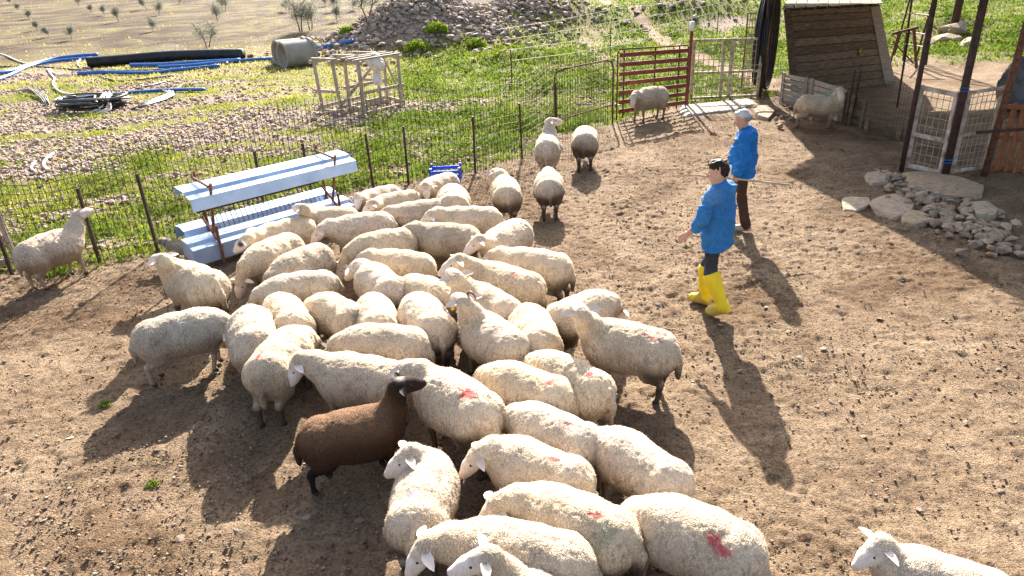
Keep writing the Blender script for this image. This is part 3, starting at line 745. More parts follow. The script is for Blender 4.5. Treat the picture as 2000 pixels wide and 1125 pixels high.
# ---- arched tube frame
A0, A1 = ground_point(1085, 262), ground_point(1196, 240)
arch = thing('tube_frame', 'arched brown tube frame with mesh standing in the fence line', 'fence frame', A0)
hA, hB = height_for(A0, 140), height_for(A1, 116)
d = A1 - A0
def ap(u, z): return A0 + d * u + np.array([0, 0, z])
m_ = MB(); m_.tube([ap(0, 0), ap(0, hA * .9), ap(0.03, hA * .985), ap(0.12, hA * 1.02), ap(0.88, hB * 1.0), ap(0.97, hB * .97), ap(1, hB * .88), ap(1, 0)], 0.024, 8); m_.build('frame', MAT['rust'], arch, True)
MB().tube([ap(0, hA * .22), ap(1, hB * .3)], 0.015, 6).build('bar', MAT['rust'], arch)
MB().tube([ap(0.6, hB * .98), ap(1, hB * .6)], 0.008, 5).build('brace', MAT['rust'], arch)
m_ = MB()
for k in range(1, 24): m_.tube([ap(k / 24, 0.05), ap(k / 24, hA + (hB - hA) * k / 24 - 0.0)], 0.0035, 3, False)
for k in range(1, 10): m_.tube([ap(0, hA * k / 10), ap(1, hB * k / 10)], 0.003, 3, False)
o = m_.build('wire_mesh', MATW, arch); o['kind'] = 'stuff'

# ---- red slatted gate
B0, B1 = ground_point(1204, 235), ground_point(1338, 211)
hA, hB = height_for(B0, 97), height_for(B1, 88)
red = thing('slatted_gate', 'red brown gate of wide horizontal slats behind the standing sheep', 'gate', B0)
d = B1 - B0
def bp(u, z, off=0.0): return B0 + d * u + np.array([0.12 * off * 5, -off, z])
for k in range(7):
    zA, zB = hA * (0.13 + 0.132 * k), hB * (0.10 + 0.137 * k)
    MB().beam(bp(0.015, zA, 0.03), bp(0.985, zB, 0.03), 0.025, 0.105).build('slat', MAT['red_oxide'], red)
for u in (0.09, 0.52, 0.87): MB().beam(bp(u, 0.03, -0.01), bp(u, hA + (hB - hA) * u - 0.02, -0.01), 0.035, 0.035, (0, 1, 0)).build('upright', MAT['dark_rust'], red)
m_ = MB(); m_.tube([bp(0, 0), bp(0, hA * .95), bp(0.02, hA), bp(0.98, hB), bp(1, hB * .96), bp(1, 0)], 0.02, 8); m_.build('frame', MAT['rust'], red, True)

# ---- post with the white cap
g0 = ground_point(1341, 207); hp = height_for(g0, 55)
t = thing('gate_post', 'dark red gate post with a white bottle upside down on top', 'post', g0)
MB().beam(g0, g0 + (0.02, 0, hp), 0.075, 0.075, (0, 1, 0)).build('shaft', MAT['red_oxide'], t)
m_ = MB(); m_.tube([g0 + (0.02, 0, hp - 0.07), g0 + (0.02, 0, hp + 0.1), g0 + (0.03, 0, hp + 0.15), g0 + (0.03, 0, hp + 0.17)], [0.075, 0.075, 0.065, 0.02], 10); m_.build('cap', MAT['paper'], t, True)

# ---- rusty mesh gates
def mesh_gate(name, lab, b0, b1, hA, hB, us, rails, nv, nh, mat, wmat, w=0.045, lo=0.03, wr=0.006):
    t = thing(name, lab, 'gate', b0); d = b1 - b0
    P = lambda u, z: b0 + d * u + np.array([0, 0, z])
    H = lambda u: hA + (hB - hA) * u
    for u in us: MB().beam(P(u, lo), P(u, H(u)), w, w, (0, 1, 0)).build('stile', mat, t)
    for f in rails: MB().beam(P(0.01, max(lo + w, f * hA) - w*0.5), P(0.99, max(lo + w, f * hB) - w*0.5), w * 0.8, w * 0.8).build('rail', mat, t)
    m_ = MB()
    for k in range(1, nv): m_.tube([P(k / nv, lo), P(k / nv + 0.006 * math.sin(k * 3), H(k / nv))], wr, 4, False)
    for k in range(1, nh): m_.tube([P(0, hA * k / nh), P(.5, (hA+hB)/2 * k / nh + 0.012 * math.sin(k*2)), P(1, hB * k / nh)], wr, 4, False)
    m_.build('wire_mesh', wmat, t)['kind'] = 'stuff'
    return t
C0, C1 = ground_point(1349, 197), ground_point(1478, 191)
mesh_gate('mesh_gate', 'rusty cream double gate of wire mesh beside the white capped post', C0, C1, height_for(C0, 76), height_for(C1, 73), (0.0, 0.44, 0.57, 1.0), (0, 0.48, 1.0), 13, 9, MAT['flaking_paint'], MAT['pale_wire'], 0.08, wr=.011)
D0, D1 = ground_point(1447, 178), ground_point(1492, 172)
mesh_gate('mesh_screen', 'tall narrow steel mesh panel standing behind the rusty cream gate', D0, D1, height_for(D0, 25), height_for(D1, 22), (0, 1), (0, 0.5, 1.0), 9, 11, MAT['rust'], MAT['pale_wire'], 0.035, wr=.011)
g0 = ground_point(1484, 190)
t = thing('gate_post', 'dark pole with tied wire between the cream gate and the black pipe coil', 'post', g0)
MB().tube([g0, g0 + (0.02, 0, 1.6), g0 + (-0.02, 0, 3.0)], [0.05, 0.055, 0.06], 8).build('shaft', MAT['dark_rust'], t, True)
MB().tube([g0 + (0.07*math.cos(a), 0.07*math.sin(a), 1.75 + 0.012*a) for a in np.arange(0, 19, 0.5)], 0.008, 4).build('wire', MAT['grey_pipe'], t)
# ================================================================== SHED, SHELTER AND GATES AT THE SIDE
def quad_pt(Q, u, v): return (Q[0]*(1-u) + Q[1]*u)*(1-v) + (Q[3]*(1-u) + Q[2]*u)*v
def board(Q, u0, u1, v0, v1, th, nrm, off=0.0):
    m_ = MB(); a = [quad_pt(Q, *p) + nrm * off for p in ((u0, v0), (u1, v0), (u1, v1), (u0, v1))]
    b = [p - nrm * th for p in a]
    return m_.add(a + b, [(0, 1, 2, 3), (7, 6, 5, 4), (0, 4, 5, 1), (1, 5, 6, 2), (2, 6, 7, 3), (3, 7, 4, 0)])
S = [at_y(1549, 186, 20.35), at_y(1747, 163, 21.75), at_y(1717, 10, 21.7), at_y(1534, 20, 20.3)]    # front wall: bottom left, bottom right, top right, top left
S[0][2] = min(S[0][2], 0.1)
nrm = np.cross(S[1] - S[0], S[3] - S[0]); nrm /= np.linalg.norm(nrm)
shed = thing('shed', 'leaning dark shed walled with weathered wide boards behind the board wall', 'shed', (S[0][0], S[0][1], 0))
rr = random.Random(12); v = 0.0; k = 0
hs = [0.09, 0.1, 0.085, 0.11, 0.09, 0.1, 0.095, 0.085, 0.1, 0.075, 0.07]
for hgt_ in hs:
    o = board(S, 0.015 + rr.uniform(0, .01), 0.90 + rr.uniform(-.01, .01), v + 0.003, v + hgt_ - 0.005, 0.03, nrm, rr.uniform(-0.012, 0.016)).build('board', MAT['old_board'], shed); v += hgt_
board(S, 0.0, 0.92, 0.0, 1.0, 0.02, nrm, -0.045).build('light_stop', MAT['dark_rust'], shed)  # added dark panel, keeps light from leaking through the board gaps
board(S, -0.02, 0.045, 0.0, 0.985, 0.035, nrm, 0.05).build('corner_plank', MAT['old_board'], shed)
board(S, 0.895, 1.0, -0.02, 0.99, 0.03, nrm, 0.03).build('corner_plank', MAT['grey_board'], shed)
back = np.array([0.40, 0.92, 0]) * 2.2
Sb = [p + back for p in S]
SL = [S[0] + np.array([0, 0.05, 0]), Sb[0], Sb[3], S[3] + np.array([0, 0.05, 0])]; SR = [Sb[1], S[1] + np.array([0, 0.05, 0]), S[2] + np.array([0, 0.05, 0]), Sb[2]]; SB = [Sb[1], Sb[0], Sb[3], Sb[2]]
for Q in (SL, SR, SB):
    nn = np.cross(Q[1] - Q[0], Q[3] - Q[0]); nn /= np.linalg.norm(nn)
    for k in range(8): board(Q, 0, 1, k / 8 + 0.004, (k + 1) / 8 - 0.004, 0.03, nn).build('board', MAT['old_board'], shed)
up = np.array([0, 0, 0.06]); ov = (S[1] - S[0]) * 0.03
RQ = [S[3] - back * 0.10 - ov + up, S[2] - back * 0.10 + ov + up, Sb[2] + back * .05 + ov + up + (0, 0, .10), Sb[3] + back * .05 - ov + up + (0, 0, .10)]
rn = np.array([0, 0, 1.0])
for k in range(9): board(RQ, k / 9 + 0.004, (k + 1) / 9 - 0.004, 0, 1, 0.025, rn, rr.uniform(0, .008)).build('roof_plank', MAT['old_board'], shed)
for k in range(8): 
    u = 0.06 + k * 0.125; a = quad_pt(RQ, u, 0.01) - (0, 0, .06); b = quad_pt(RQ, u, 0.98) - (0, 0, .06)
    MB().beam(a, b, 0.05, 0.06).build('rafter', MAT['old_board'], shed)
p = quad_pt(S, 0.70, 0.46) + nrm * 0.03
m_ = MB(); m_.tube([p + (0, 0, .12), p + (-.02, 0, .0), p + (-.02, 0, -.12)], [0.012, 0.045, 0.05], 8); m_.build('latch', MAT['brass'], shed, True)

# low wall of boards in front of the shed
lw = thing('board_wall', 'low wall of grey boards and pallets running below the dark shed', 'board wall', ground_point(1521, 200))
WP = [(1521, 201, 133), (1574, 215, 143), (1640, 238, 160), (1686, 253, 200), (1762, 274, 257)]
G_ = [ground_point(a, b) for a, b, c in WP]
hts = [0.80, 0.80, 0.74, 0.66, 0.24]
for j in range(4):
    a, b = G_[j], G_[j+1]; h0 = hts[j]; h1 = [0.80, 0.78, 0.60, 0.22][j]
    if j == 3: h0 = 0.26
    Q = [a, b, b + (0, 0, h1), a + (0, 0, h0)]
    nn = np.cross(Q[1] - Q[0], Q[3] - Q[0]); nn /= np.linalg.norm(nn)
    if nn[0] > 0: nn = -nn
    nb = [6, 6, 5, 2][j]
    for k in range(nb): board(Q, 0.012, 0.988, k / nb + 0.012, (k + 1) / nb - 0.012, 0.02, nn, rr.uniform(-.004, .004)).build('board', MAT['grey_board' if j < 2 else 'old_board'], lw)
    for u in (0.04, 0.86): board(Q, u, u + 0.10, 0.0, 1.03, 0.03, nn, 0.032).build('batten', MAT['grey_board' if j < 2 else 'old_board'], lw)
# light mesh fence in front of the shed, on thin iron posts
mf = thing('mesh_fence', 'thin mesh fence on iron posts in front of the shed and board wall', 'fence', G_[0] + (-.06, 0, 0))
MP = [G_[0] + (-.10, 0.05, 0), G_[2] + (-.10, -.5, 0), ground_point(1668, 246) + (-.08, 0, 0), ground_point(1764, 276) + (0, 0, 0)]
for q in MP[1:3]: MB().beam(q, q + (0.03, 0, 1.25), 0.035, 0.035, (0, 1, 0)).build('post', MAT['dark_rust'], mf)
m_ = MB()
for a, b in zip(MP[:-1], MP[1:]):
    n = int(np.linalg.norm(b - a) / 0.09)
    for k in range(n): q = a + (b - a) * k / n; m_.tube([q, q + (0, 0, 1.15)], 0.003, 3, False)
    for k in range(9): m_.tube([a + (0, 0, .05 + k * .135), b + (0, 0, .05 + k * .135)], 0.003, 3, False)
m_.build('wire_mesh', MAT['wire'], mf)['kind'] = 'stuff'
# second post line beside the shed corner
q0 = ground_point(1752, 210)
t = thing('fence_post', 'thin dark iron post beside the corner of the shed', 'post', q0)
MB().beam(q0, q0 + (-0.05, 0, 1.9), 0.04, 0.04, (0, 1, 0)).build('shaft', MAT['dark_rust'], t)

# the shelter: only its posts are in the picture, its roof shades the yard
zr = 3.42; cot = 1 / math.tan(SUN_EL); sh = np.array([math.sin(SUN_AZ), math.cos(SUN_AZ)]) * zr * cot
SHP = [(5.14, 12.49), (6.13, 13.5), (6.75, 16.9), (9.6, 17.3), (14.5, 17.3), (14.5, 4.6), (5.85, 4.9), (5.67, 6.81)]
pA, pB, pC = ground_point(1760, 334), ground_point(1845, 348), ground_point(1922, 343)
shel = thing('shelter', 'dark iron posts of a roofed shelter that shades the gates', 'shelter', pA)
m_ = MB(); n = len(SHP); rp = [(x + sh[0], y + sh[1]) for x, y in SHP]
m_.add([(x, y, zr) for x, y in rp] + [(x, y, zr + 0.05) for x, y in rp], [tuple(range(n)), tuple(range(2*n-1, n-1, -1))] + [((i+1) % n, i, i + n, (i+1) % n + n) for i in range(n)])
m_.build('roof', MAT['sheet_metal'], shel)
MB().tube([pA, pA + (0.02, 0.02, zr)], 0.045, 8).build('post', MAT['dark_rust'], shel, True)
MB().tube([pB, pB + (0.0, 0.0, zr)], 0.062, 8).build('post', MAT['dark_rust'], shel, True)
MB().tube([pC, pC + (0.16, 0.05, zr)], 0.055, 8).build('post', MAT['rust'], shel, True)
for z_ in (0.25, 1.45): MB().tube([pB + (0.075*math.cos(a), 0.075*math.sin(a), z_ + 0.008*a) for a in np.arange(0, 12.6, 0.5)], 0.008, 4).build('wire_tie', MAT['blue_pipe'], shel)
MB().beam(pC + (-0.35, -.06, 0.78), pC + (0.45, -.06, .80), 0.05, 0.05).build('cross_bar', MAT['dark_rust'], shel)

b0, b1 = ground_point(1768, 330), ground_point(1836, 345)
g_ = mesh_gate('mesh_gate', 'white framed mesh gate standing on the layered doorstep slab', b0, b1, height_for(b0, 166), height_for(b1, 181), (0.0, 1.0), (0, 0.46, 1.0), 6, 9, MAT['white_paint'], MAT['pale_wire'], 0.085)
q = b0 + (0.02, -0.05, 0.62); MB().beam(q, q + (0.16, -.02, -0.02), 0.03, 0.06).build('latch', MAT['flaking_paint'], g_)
b0, b1 = ground_point(1858, 341), ground_point(1920, 333)
mesh_gate('mesh_gate', 'rusty yellowed mesh gate between the two dark posts by the pallet', b0, b1, height_for(b0, 178), height_for(b1, 168), (0.0, 1.0), (0, 0.5, 1.0), 7, 12, MAT['flaking_paint'], MAT['pale_wire'], 0.065)
b0, b1 = ground_point(1936, 331), ground_point(2046, 346)
pal = thing('pallet', 'orange brown pallet propped upright beside the yellowed mesh gate', 'pallet', b0); d = b1 - b0; hp = height_for(b0, 200)
for k in range(6):
    a = b0 + d * (0.06 + k * 0.17); MB().beam(a + (0, -0.05, 0), a + (0.05, -0.05, hp), 0.10, 0.022, (0, 1, 0)).build('slat', MAT['orange_board'], pal)
for f in (0.05, 0.5, 0.94): MB().beam(b0 + (0, 0.0, hp * f), b1 + (0, 0.0, hp * f), 0.07, 0.08).build('rail', MAT['orange_board'], pal)
# small pallet propped at the far end of the wire fence
b0, b1 = ground_point(-60, 548), ground_point(32, 520)
pal = thing('pallet', 'grey pallet leaning on the wire fence behind the lone sheep', 'pallet', b0); d = b1 - b0
for k, f in enumerate((0.10, 0.42, 0.74)):
    MB().beam(b0 + (0, 0.03, f), b1 + (0, 0.03, f), 0.022, 0.10).build('slat', MAT['beam'], pal)
for u in (0.05, 0.5, 0.95): MB().beam(b0 + d * u + (0, 0.07, 0), b0 + d * u + (0, 0.07, 0.82), 0.07, 0.05, (0, 1, 0)).build('rail', MAT['beam'], pal)

# ladder and stand
l0, l1 = ground_point(1764, 118), ground_point(1808, 127)
lad = thing('step_ladder', 'rusty step ladder standing on the bare soil right behind the shed', 'ladder', l0)
for q in (l0, l1): MB().beam(q, q + (0.03, 0.25, 2.6), 0.06, 0.06, (0, 1, 0)).build('rail', MAT['dark_rust'], lad)
for z_ in (0.55, 0.95, 1.55, 2.05, 2.5): MB().beam(l0 + (0.03*z_/2.6, .25*z_/2.6 - .02, z_), l1 + (0.03*z_/2.6, .25*z_/2.6 - .02, z_), 0.10, 0.035).build('rung', MAT['flaking_paint'], lad)
for q in (l0, l1): MB().beam(q + (0.25, 1.1, 0), q + (0.05, 0.3, 2.4), 0.05, 0.05, (1, 0, 0)).build('leg', MAT['dark_rust'], lad)
s0 = ground_point(1790, 133)
st = thing('iron_stand', 'low rusty iron stand with splayed legs in front of the ladder', 'stand', s0)
MB().beam(s0, s0 + (-0.28, 0.1, 1.25), 0.08, 0.08, (0, 1, 0)).build('leg', MAT['rust'], st)
MB().beam(s0 + (-1.0, -.1, 0), s0 + (-0.75, 0.1, 1.2), 0.06, 0.06, (0, 1, 0)).build('leg', MAT['rust'], st)
MB().beam(s0 + (-0.95, .1, 1.12), s0 + (-0.15, 0.1, 1.28), 0.06, 0.08).build('top_bar', MAT['rust'], st)
MB().beam(s0 + (-0.95, .05, 0.9), s0 + (-0.1, 0.05, 0.15), 0.04, 0.04).build('brace', MAT['rust'], st)
q0 = ground_point(1862, 56)
t = thing('pole', 'thick dark pole standing alone in the bright grass behind the boulders', 'pole', q0)
MB().tube([q0, q0 + (0.05, 0, 3.2)], 0.16, 8).build('shaft', MAT['dark_rust'], t, True)
# tarpaulin over a pile
q0 = ground_point(1992, 215)
F_ = Field(); F_.ell((0, 0, 0.55), (0.6, 0.5, 0.6), 0.1).ell((0.5, 0.1, 0.8), (0.5, 0.45, 0.55), 0.1).ell((-0.25, -0.1, 0.9), (0.28, 0.28, 0.35), 0.1).ell((0.9, 0, 0.4), (0.5, 0.5, 0.5), 0.1)
V, Q = F_.mesh(0.05); nn = normals(V, Q); V = V + nn * (0.05 * (1 - np.abs(fbm(V[:, 0]*4, V[:, 1]*4, V[:, 2]*1.5, 3, 5)) * 3))[:, None]; V[:, 2] = np.maximum(V[:, 2], 0)
o = np_mesh('tarpaulin', V, Q, MAT['tarp'], smooth=True); o.location = q0; tag(o, 'grey tarpaulin bunched over a pile behind the orange pallet', 'tarpaulin')

# standing coil of black water pipe
q0 = ground_point(1490, 184) + np.array([0.1, 0.55, 0])
coil = thing('pipe_coil', 'standing coil of thick black water pipe between the gate and the shed', 'pipe coil', q0)
hd = np.array([0.45, 0.893, 0]); ax = np.array([-0.893, 0.45, 0])
for k in range(6):
    Rr = 1.36 - 0.03 * (k % 3) - 0.05 * (k // 4); of = ax * (k - 3) * 0.065 
    m_ = MB(); pts = [q0 + of + hd * (Rr * math.cos(a) * 0.95) + np.array([0, 0, 1.45 + Rr * math.sin(a)]) for a in np.linspace(0.2 * k, 0.2 * k + 6.28, 41)]
    m_.tube(pts, 0.042, 8, False); m_.build('pipe', MAT['black_pipe'], coil, True)

# ================================================================== PIPES AND SCRAP ON THE SLOPE
def ground_tube(pxs, r, mat, name, lab, cat, group=None, n=6, lift=0.0, zs=None):
    pts = []
    for i, (px, py) in enumerate(pxs):
        q = ground_point(px, py); pts.append(q + np.array([0, 0, r + lift + (zs[i] if zs else 0)]))
    P = []
    for i in range(len(pts) - 1):                        # Catmull-Rom
        p0 = pts[max(i-1, 0)]; p1 = pts[i]; p2 = pts[i+1]; p3 = pts[min(i+2, len(pts)-1)]
        for s in np.linspace(0, 1, 7)[:-1]:
            P.append(0.5 * ((2*p1) + (-p0+p2)*s + (2*p0-5*p1+4*p2-p3)*s*s + (-p0+3*p1-3*p2+p3)*s**3))
    P.append(pts[-1]); m_ = MB(); m_.tube(P, r, n); o = m_.build(name, mat, None, True)
    return tag(o, lab, cat, group)
ground_tube([(172,133),(230,128),(320,120),(400,117),(477,116)], 0.27, MAT['black_pipe'], 'drain_pipe', 'thick black drain pipe lying along the edge of the brown field', 'pipe', None, 14)
ground_tube([(-30,152),(20,143),(60,130),(110,118),(150,113),(192,110)], 0.10, MAT['blue_pipe'], 'water_pipe', 'blue pipe curving up to the thick black drain pipe end', 'pipe')
ground_tube([(-30,168),(20,150),(60,132),(110,122),(150,118),(180,116)], 0.08, MAT['blue_pipe'], 'water_pipe', 'thinner blue pipe lying alongside the curved blue one', 'pipe')
ground_tube([(152,148),(200,145),(290,146),(340,141),(430,132)], 0.09, MAT['blue_pipe'], 'water_pipe', 'straight blue pipe lying just below the thick black drain pipe', 'pipe')
ground_tube([(255,131),(320,130),(380,126),(470,121)], 0.10, MAT['blue_pipe'], 'water_pipe', 'blue pipe tucked close against the black drain pipe', 'pipe')
ground_tube([(310,134),(370,131),(420,126),(500,119),(545,117)], 0.08, MAT['blue_pipe'], 'water_pipe', 'blue pipe reaching from the black drain pipe to the concrete pipes', 'pipe')
ground_tube([(146,196),(200,190),(260,184),(330,179),(401,178)], 0.065, MAT['blue_pipe'], 'water_pipe', 'lowest blue pipe lying across the black hose coil', 'pipe')
ground_tube([(612,100),(640,94),(690,83)], 0.10, MAT['blue_pipe'], 'water_pipe', 'short blue pipe end behind the timber frames', 'pipe')
ground_tube([(-20,132),(60,131),(110,134),(160,138),(250,139),(330,136),(430,124),(520,114)], 0.04, MAT['grey_pipe'], 'hose', 'long grey hose running the whole length of the pipe pile', 'hose')
ground_tube([(192,148),(210,155),(240,160),(290,155),(340,149)], 0.035, MAT['grey_pipe'], 'hose', 'grey hose sagging below the straight blue pipe', 'hose')
ground_tube([(268,175),(300,167),(332,158)], 0.035, MAT['black_pipe'], 'hose', 'short black hose between two blue pipes', 'hose')
ground_tube([(93,137),(100,147),(107,156),(104,165),(112,178),(130,186),(165,188),(190,186)], 0.05, MAT['white_pipe'], 'hose', 'whitish hose bending down to the black hose coil', 'hose')
ground_tube([(97,137),(104,143),(120,148),(150,146)], 0.04, MAT['white_pipe'], 'hose', 'short whitish hose at the top of the bending one', 'hose')
ground_tube([(157,118),(152,127),(157,132),(175,134)], 0.05, MAT['white_pipe'], 'hose', 'white hose loop at the open end of the black drain pipe', 'hose')
ground_tube([(-5,105),(15,112),(35,121),(50,126)], 0.05, MAT['white_pipe'], 'hose', 'thin pale hose slanting down to the curved blue pipe', 'hose')
ground_tube([(70,318),(63,326),(64,334),(72,338)], 0.03, MAT['white_pipe'], 'hose', 'white curved scrap of pipe lying alone on the lower rubble', 'scrap pipe')
ground_tube([(105,302),(93,312),(86,322),(90,332),(98,336)], 0.035, MAT['white_pipe'], 'hose', 'longer white curved scrap of pipe on the lower rubble', 'scrap pipe')
q0 = ground_point(175, 215)
hc = thing('hose_coil', 'flat coil of black hose with pale loose ends on the rubble', 'hose coil', q0)
for k in range(14):
    a0 = random.uniform(0, 6.28); rx, ry = 1.1 + random.uniform(-.25, .2), 0.75 + random.uniform(-.2, .2)
    pts = [q0 + np.array([random.uniform(-.05,.05) + rx*math.cos(a), ry*math.sin(a) + .3, 0.06 + 0.026*k + 0.03*math.sin(3*a+k)]) for a in np.linspace(a0, a0 + 5.6, 26)]
    m_ = MB(); m_.tube(pts, 0.032, 6); m_.build('hose', MAT['black_pipe' if k < 10 else 'grey_pipe'], hc, True)
r = np.random.default_rng(77)
for k in range(7):
    a0 = r.uniform(-.5, .5); e = q0 + np.array([0.75 + r.uniform(-.25, .35), r.uniform(-.3, .5), 0]); pts = [e + np.array([.35 * math.sin(3*q_ + a0) * q_ - .5 * (1 - q_) * r.uniform(.6, 1), .55 - 1.25 * q_ + .1 * r.normal(), .38 * (1 - q_) ** 1.5 + .05]) for q_ in np.linspace(0, 1, 6)]
    m_ = MB(); m_.tube(pts, 0.03, 5); m_.build('hose_end', MAT['white_pipe'], hc, True)
q1 = ground_point(300, 205)
hc2 = thing('hose_coil', 'stretched bundle of grey hoses lying below the lowest blue pipe', 'hose coil', q1)
for k in range(4):
    pts = [ground_point(256 + k*5, 216 - k*2) + (0, 0, .04), ground_point(290 + 3*k, 208 - k*3) + (0, 0, .06), ground_point(322 - 2*k, 198 - k*2) + (0, 0, .06), ground_point(341 - 3*k, 190 - k*.6) + (0, 0, .08), ground_point(338 - 6*k, 184 - k*.5) + (0, 0, .12)]
    m_ = MB(); m_.tube(pts, 0.035, 5); m_.build('hose', MAT['grey_pipe' if k != 1 else 'white_pipe'], hc2, True)
q2 = ground_point(70, 190)
hc3 = thing('wire_bundle', 'tangle of thin grey wire lying on the rubble beside the hose coil', 'wire bundle', q2)
for k in range(9):
    pts = [ground_point(35 + 4*k, 180 + k) + (0, 0, .05), ground_point(58 + 3*k, 181 + k*.7) + (0, 0, .16), ground_point(78 + 2*k, 192 + (k*3) % 7) + (0, 0, .12), ground_point(88 + k, 203 + (k*5) % 6) + (0, 0, .03)]
    m_ = MB(); m_.tube(pts, 0.018, 4); m_.build('wire', MAT['grey_pipe'], hc3, True)

# concrete pipes
def conc(b, dirv, ln, ro, ri, lab):
    t = thing('concrete_pipe', lab, 'concrete pipe', b); dirv = dirv / np.linalg.norm(dirv); c = b + (0, 0, ro - 0.03)
    x = np.array([-dirv[1], dirv[0], 0]); z = np.array([0, 0, 1.0]); n = 44; vs, fs = [], []
    prof = [(ro, 0), (ro + .0, ln - .16), (ro + 0.07, ln - .14), (ro + 0.07, ln), (ri + .05, ln), (ri, ln - .1), (ri, 0.0)]
    for q, l in prof:
        for k in range(n):
            a = 6.2832 * k / n; vs.append(c + dirv * l + (x * math.cos(a) + z * math.sin(a)) * q)
    m = len(prof)
    for i in range(m):
        for k in range(n): fs.append((i*n+k, i*n+(k+1) % n, ((i+1) % m)*n+(k+1) % n, ((i+1) % m)*n+k))
    MB().add(vs, fs).build('shell', MAT['concrete'], t)
c0 = ground_point(555, 133); c1 = c0 + np.array([1.5, 1.25, 0])
conc(c0, c1 - c0, 1.5, 0.60, 0.49, 'concrete pipe with its round opening toward the drain pipe')
conc(c0 + np.array([-0.62, 1.25, 0]), c1 - c0, 1.5, 0.60, 0.49, 'second concrete pipe half hidden behind the front one')

# timber frames
def timber_frame(o, e1, e2, h, lab, sk=0.0):
    t = thing('timber_frame', lab, 'timber frame', o); e1 = np.array([*e1, 0.0]); e2 = np.array([*e2, 0.0]); z = np.array([sk, 0, h])
    c = [o, o + e1, o + e1 + e2, o + e2]; cz = [p + z for p in c]; w = 0.095
    for a, b in zip(c, cz): MB().beam(a, b, w, w, (0, 1, 0)).build('leg', MAT['beam'], t)
    u1, u2 = e1 / np.linalg.norm(e1), e2 / np.linalg.norm(e2)
    for (a, b, z_, off) in ((0, 1, .04, 0), (3, 2, .04, 0), (0, 1, .45, -.05), (3, 2, .5, .05)):
        q = np.array([0, 0, z_ * h]) + z * 0; f = z_; MB().beam(c[a] + z * f - u1 * .12 + u2 * off, c[b] + z * f + u1 * .12 + u2 * off, 0.05, 0.09).build('rail', MAT['beam'], t)
    for (a, b) in ((0, 3), (1, 2)):
        MB().beam(c[a] + z * 0.12 - u2 * .15, c[b] + z * 0.12 + u2 * .15, 0.05, 0.10).build('rail', MAT['beam'], t)
        MB().beam(cz[a] - u2 * .18 + (0, 0, .05), cz[b] + u2 * .18 + (0, 0, .05), 0.06, 0.10).build('top_rail', MAT['beam'], t)
    for f in (0.02, 0.5, 0.98): MB().beam(cz[0] + e2 * f - u1 * .12 + (0, 0, .13), cz[1] + e2 * f + u1 * .12 + (0, 0, .13), 0.09, 0.05).build('top_rail', MAT['beam'], t)
    MB().beam(c[1] + z * 0.18 + u1 * .05, c[2] + z * 0.9 + u1 * .05, 0.045, 0.09).build('brace', MAT['beam'], t)
tA, tA1 = ground_point(632, 219), ground_point(668, 224); tB, tB1 = ground_point(712, 226), ground_point(786, 208)
vA = (tA1 - tA)[:2]
timber_frame(tA, vA, (0.95, 1.55), 1.42, 'pale timber frame nearer the concrete pipes', -0.06)
q = tB + np.array([-0.50, 0.32, 0])
timber_frame(tB, (tB1 - tB)[:2], (-0.55, 0.75), 1.42, 'pale timber frame nearer the green weeds with a white sack on it', 0.02)
q = (tB + tB1) / 2 + np.array([-0.2, 0.45, 1.25])
F_ = Field(); F_.ell((0, 0, 0.18), (0.28, 0.22, 0.24), 0.1).ell((0.22, 0.0, 0.05), (0.2, 0.2, 0.22), 0.1).ell((0.05, -.02, -0.35), (0.16, 0.14, 0.4), 0.1).ell((-0.2, 0.1, 0.2), (0.18, 0.15, 0.15), 0.08)
V, Q = F_.mesh(0.03); nn = normals(V, Q); V = (V + nn * (0.10 * fbm(V[:, 0]*6, V[:, 1]*6, V[:, 2]*4, 3, 6))[:, None]) * (.8, .8, .85)
o = np_mesh('sack', V, Q, MAT['white_sack'], smooth=True); o.location = q; tag(o, 'crumpled white plastic sack draped over the timber frame', 'sack')

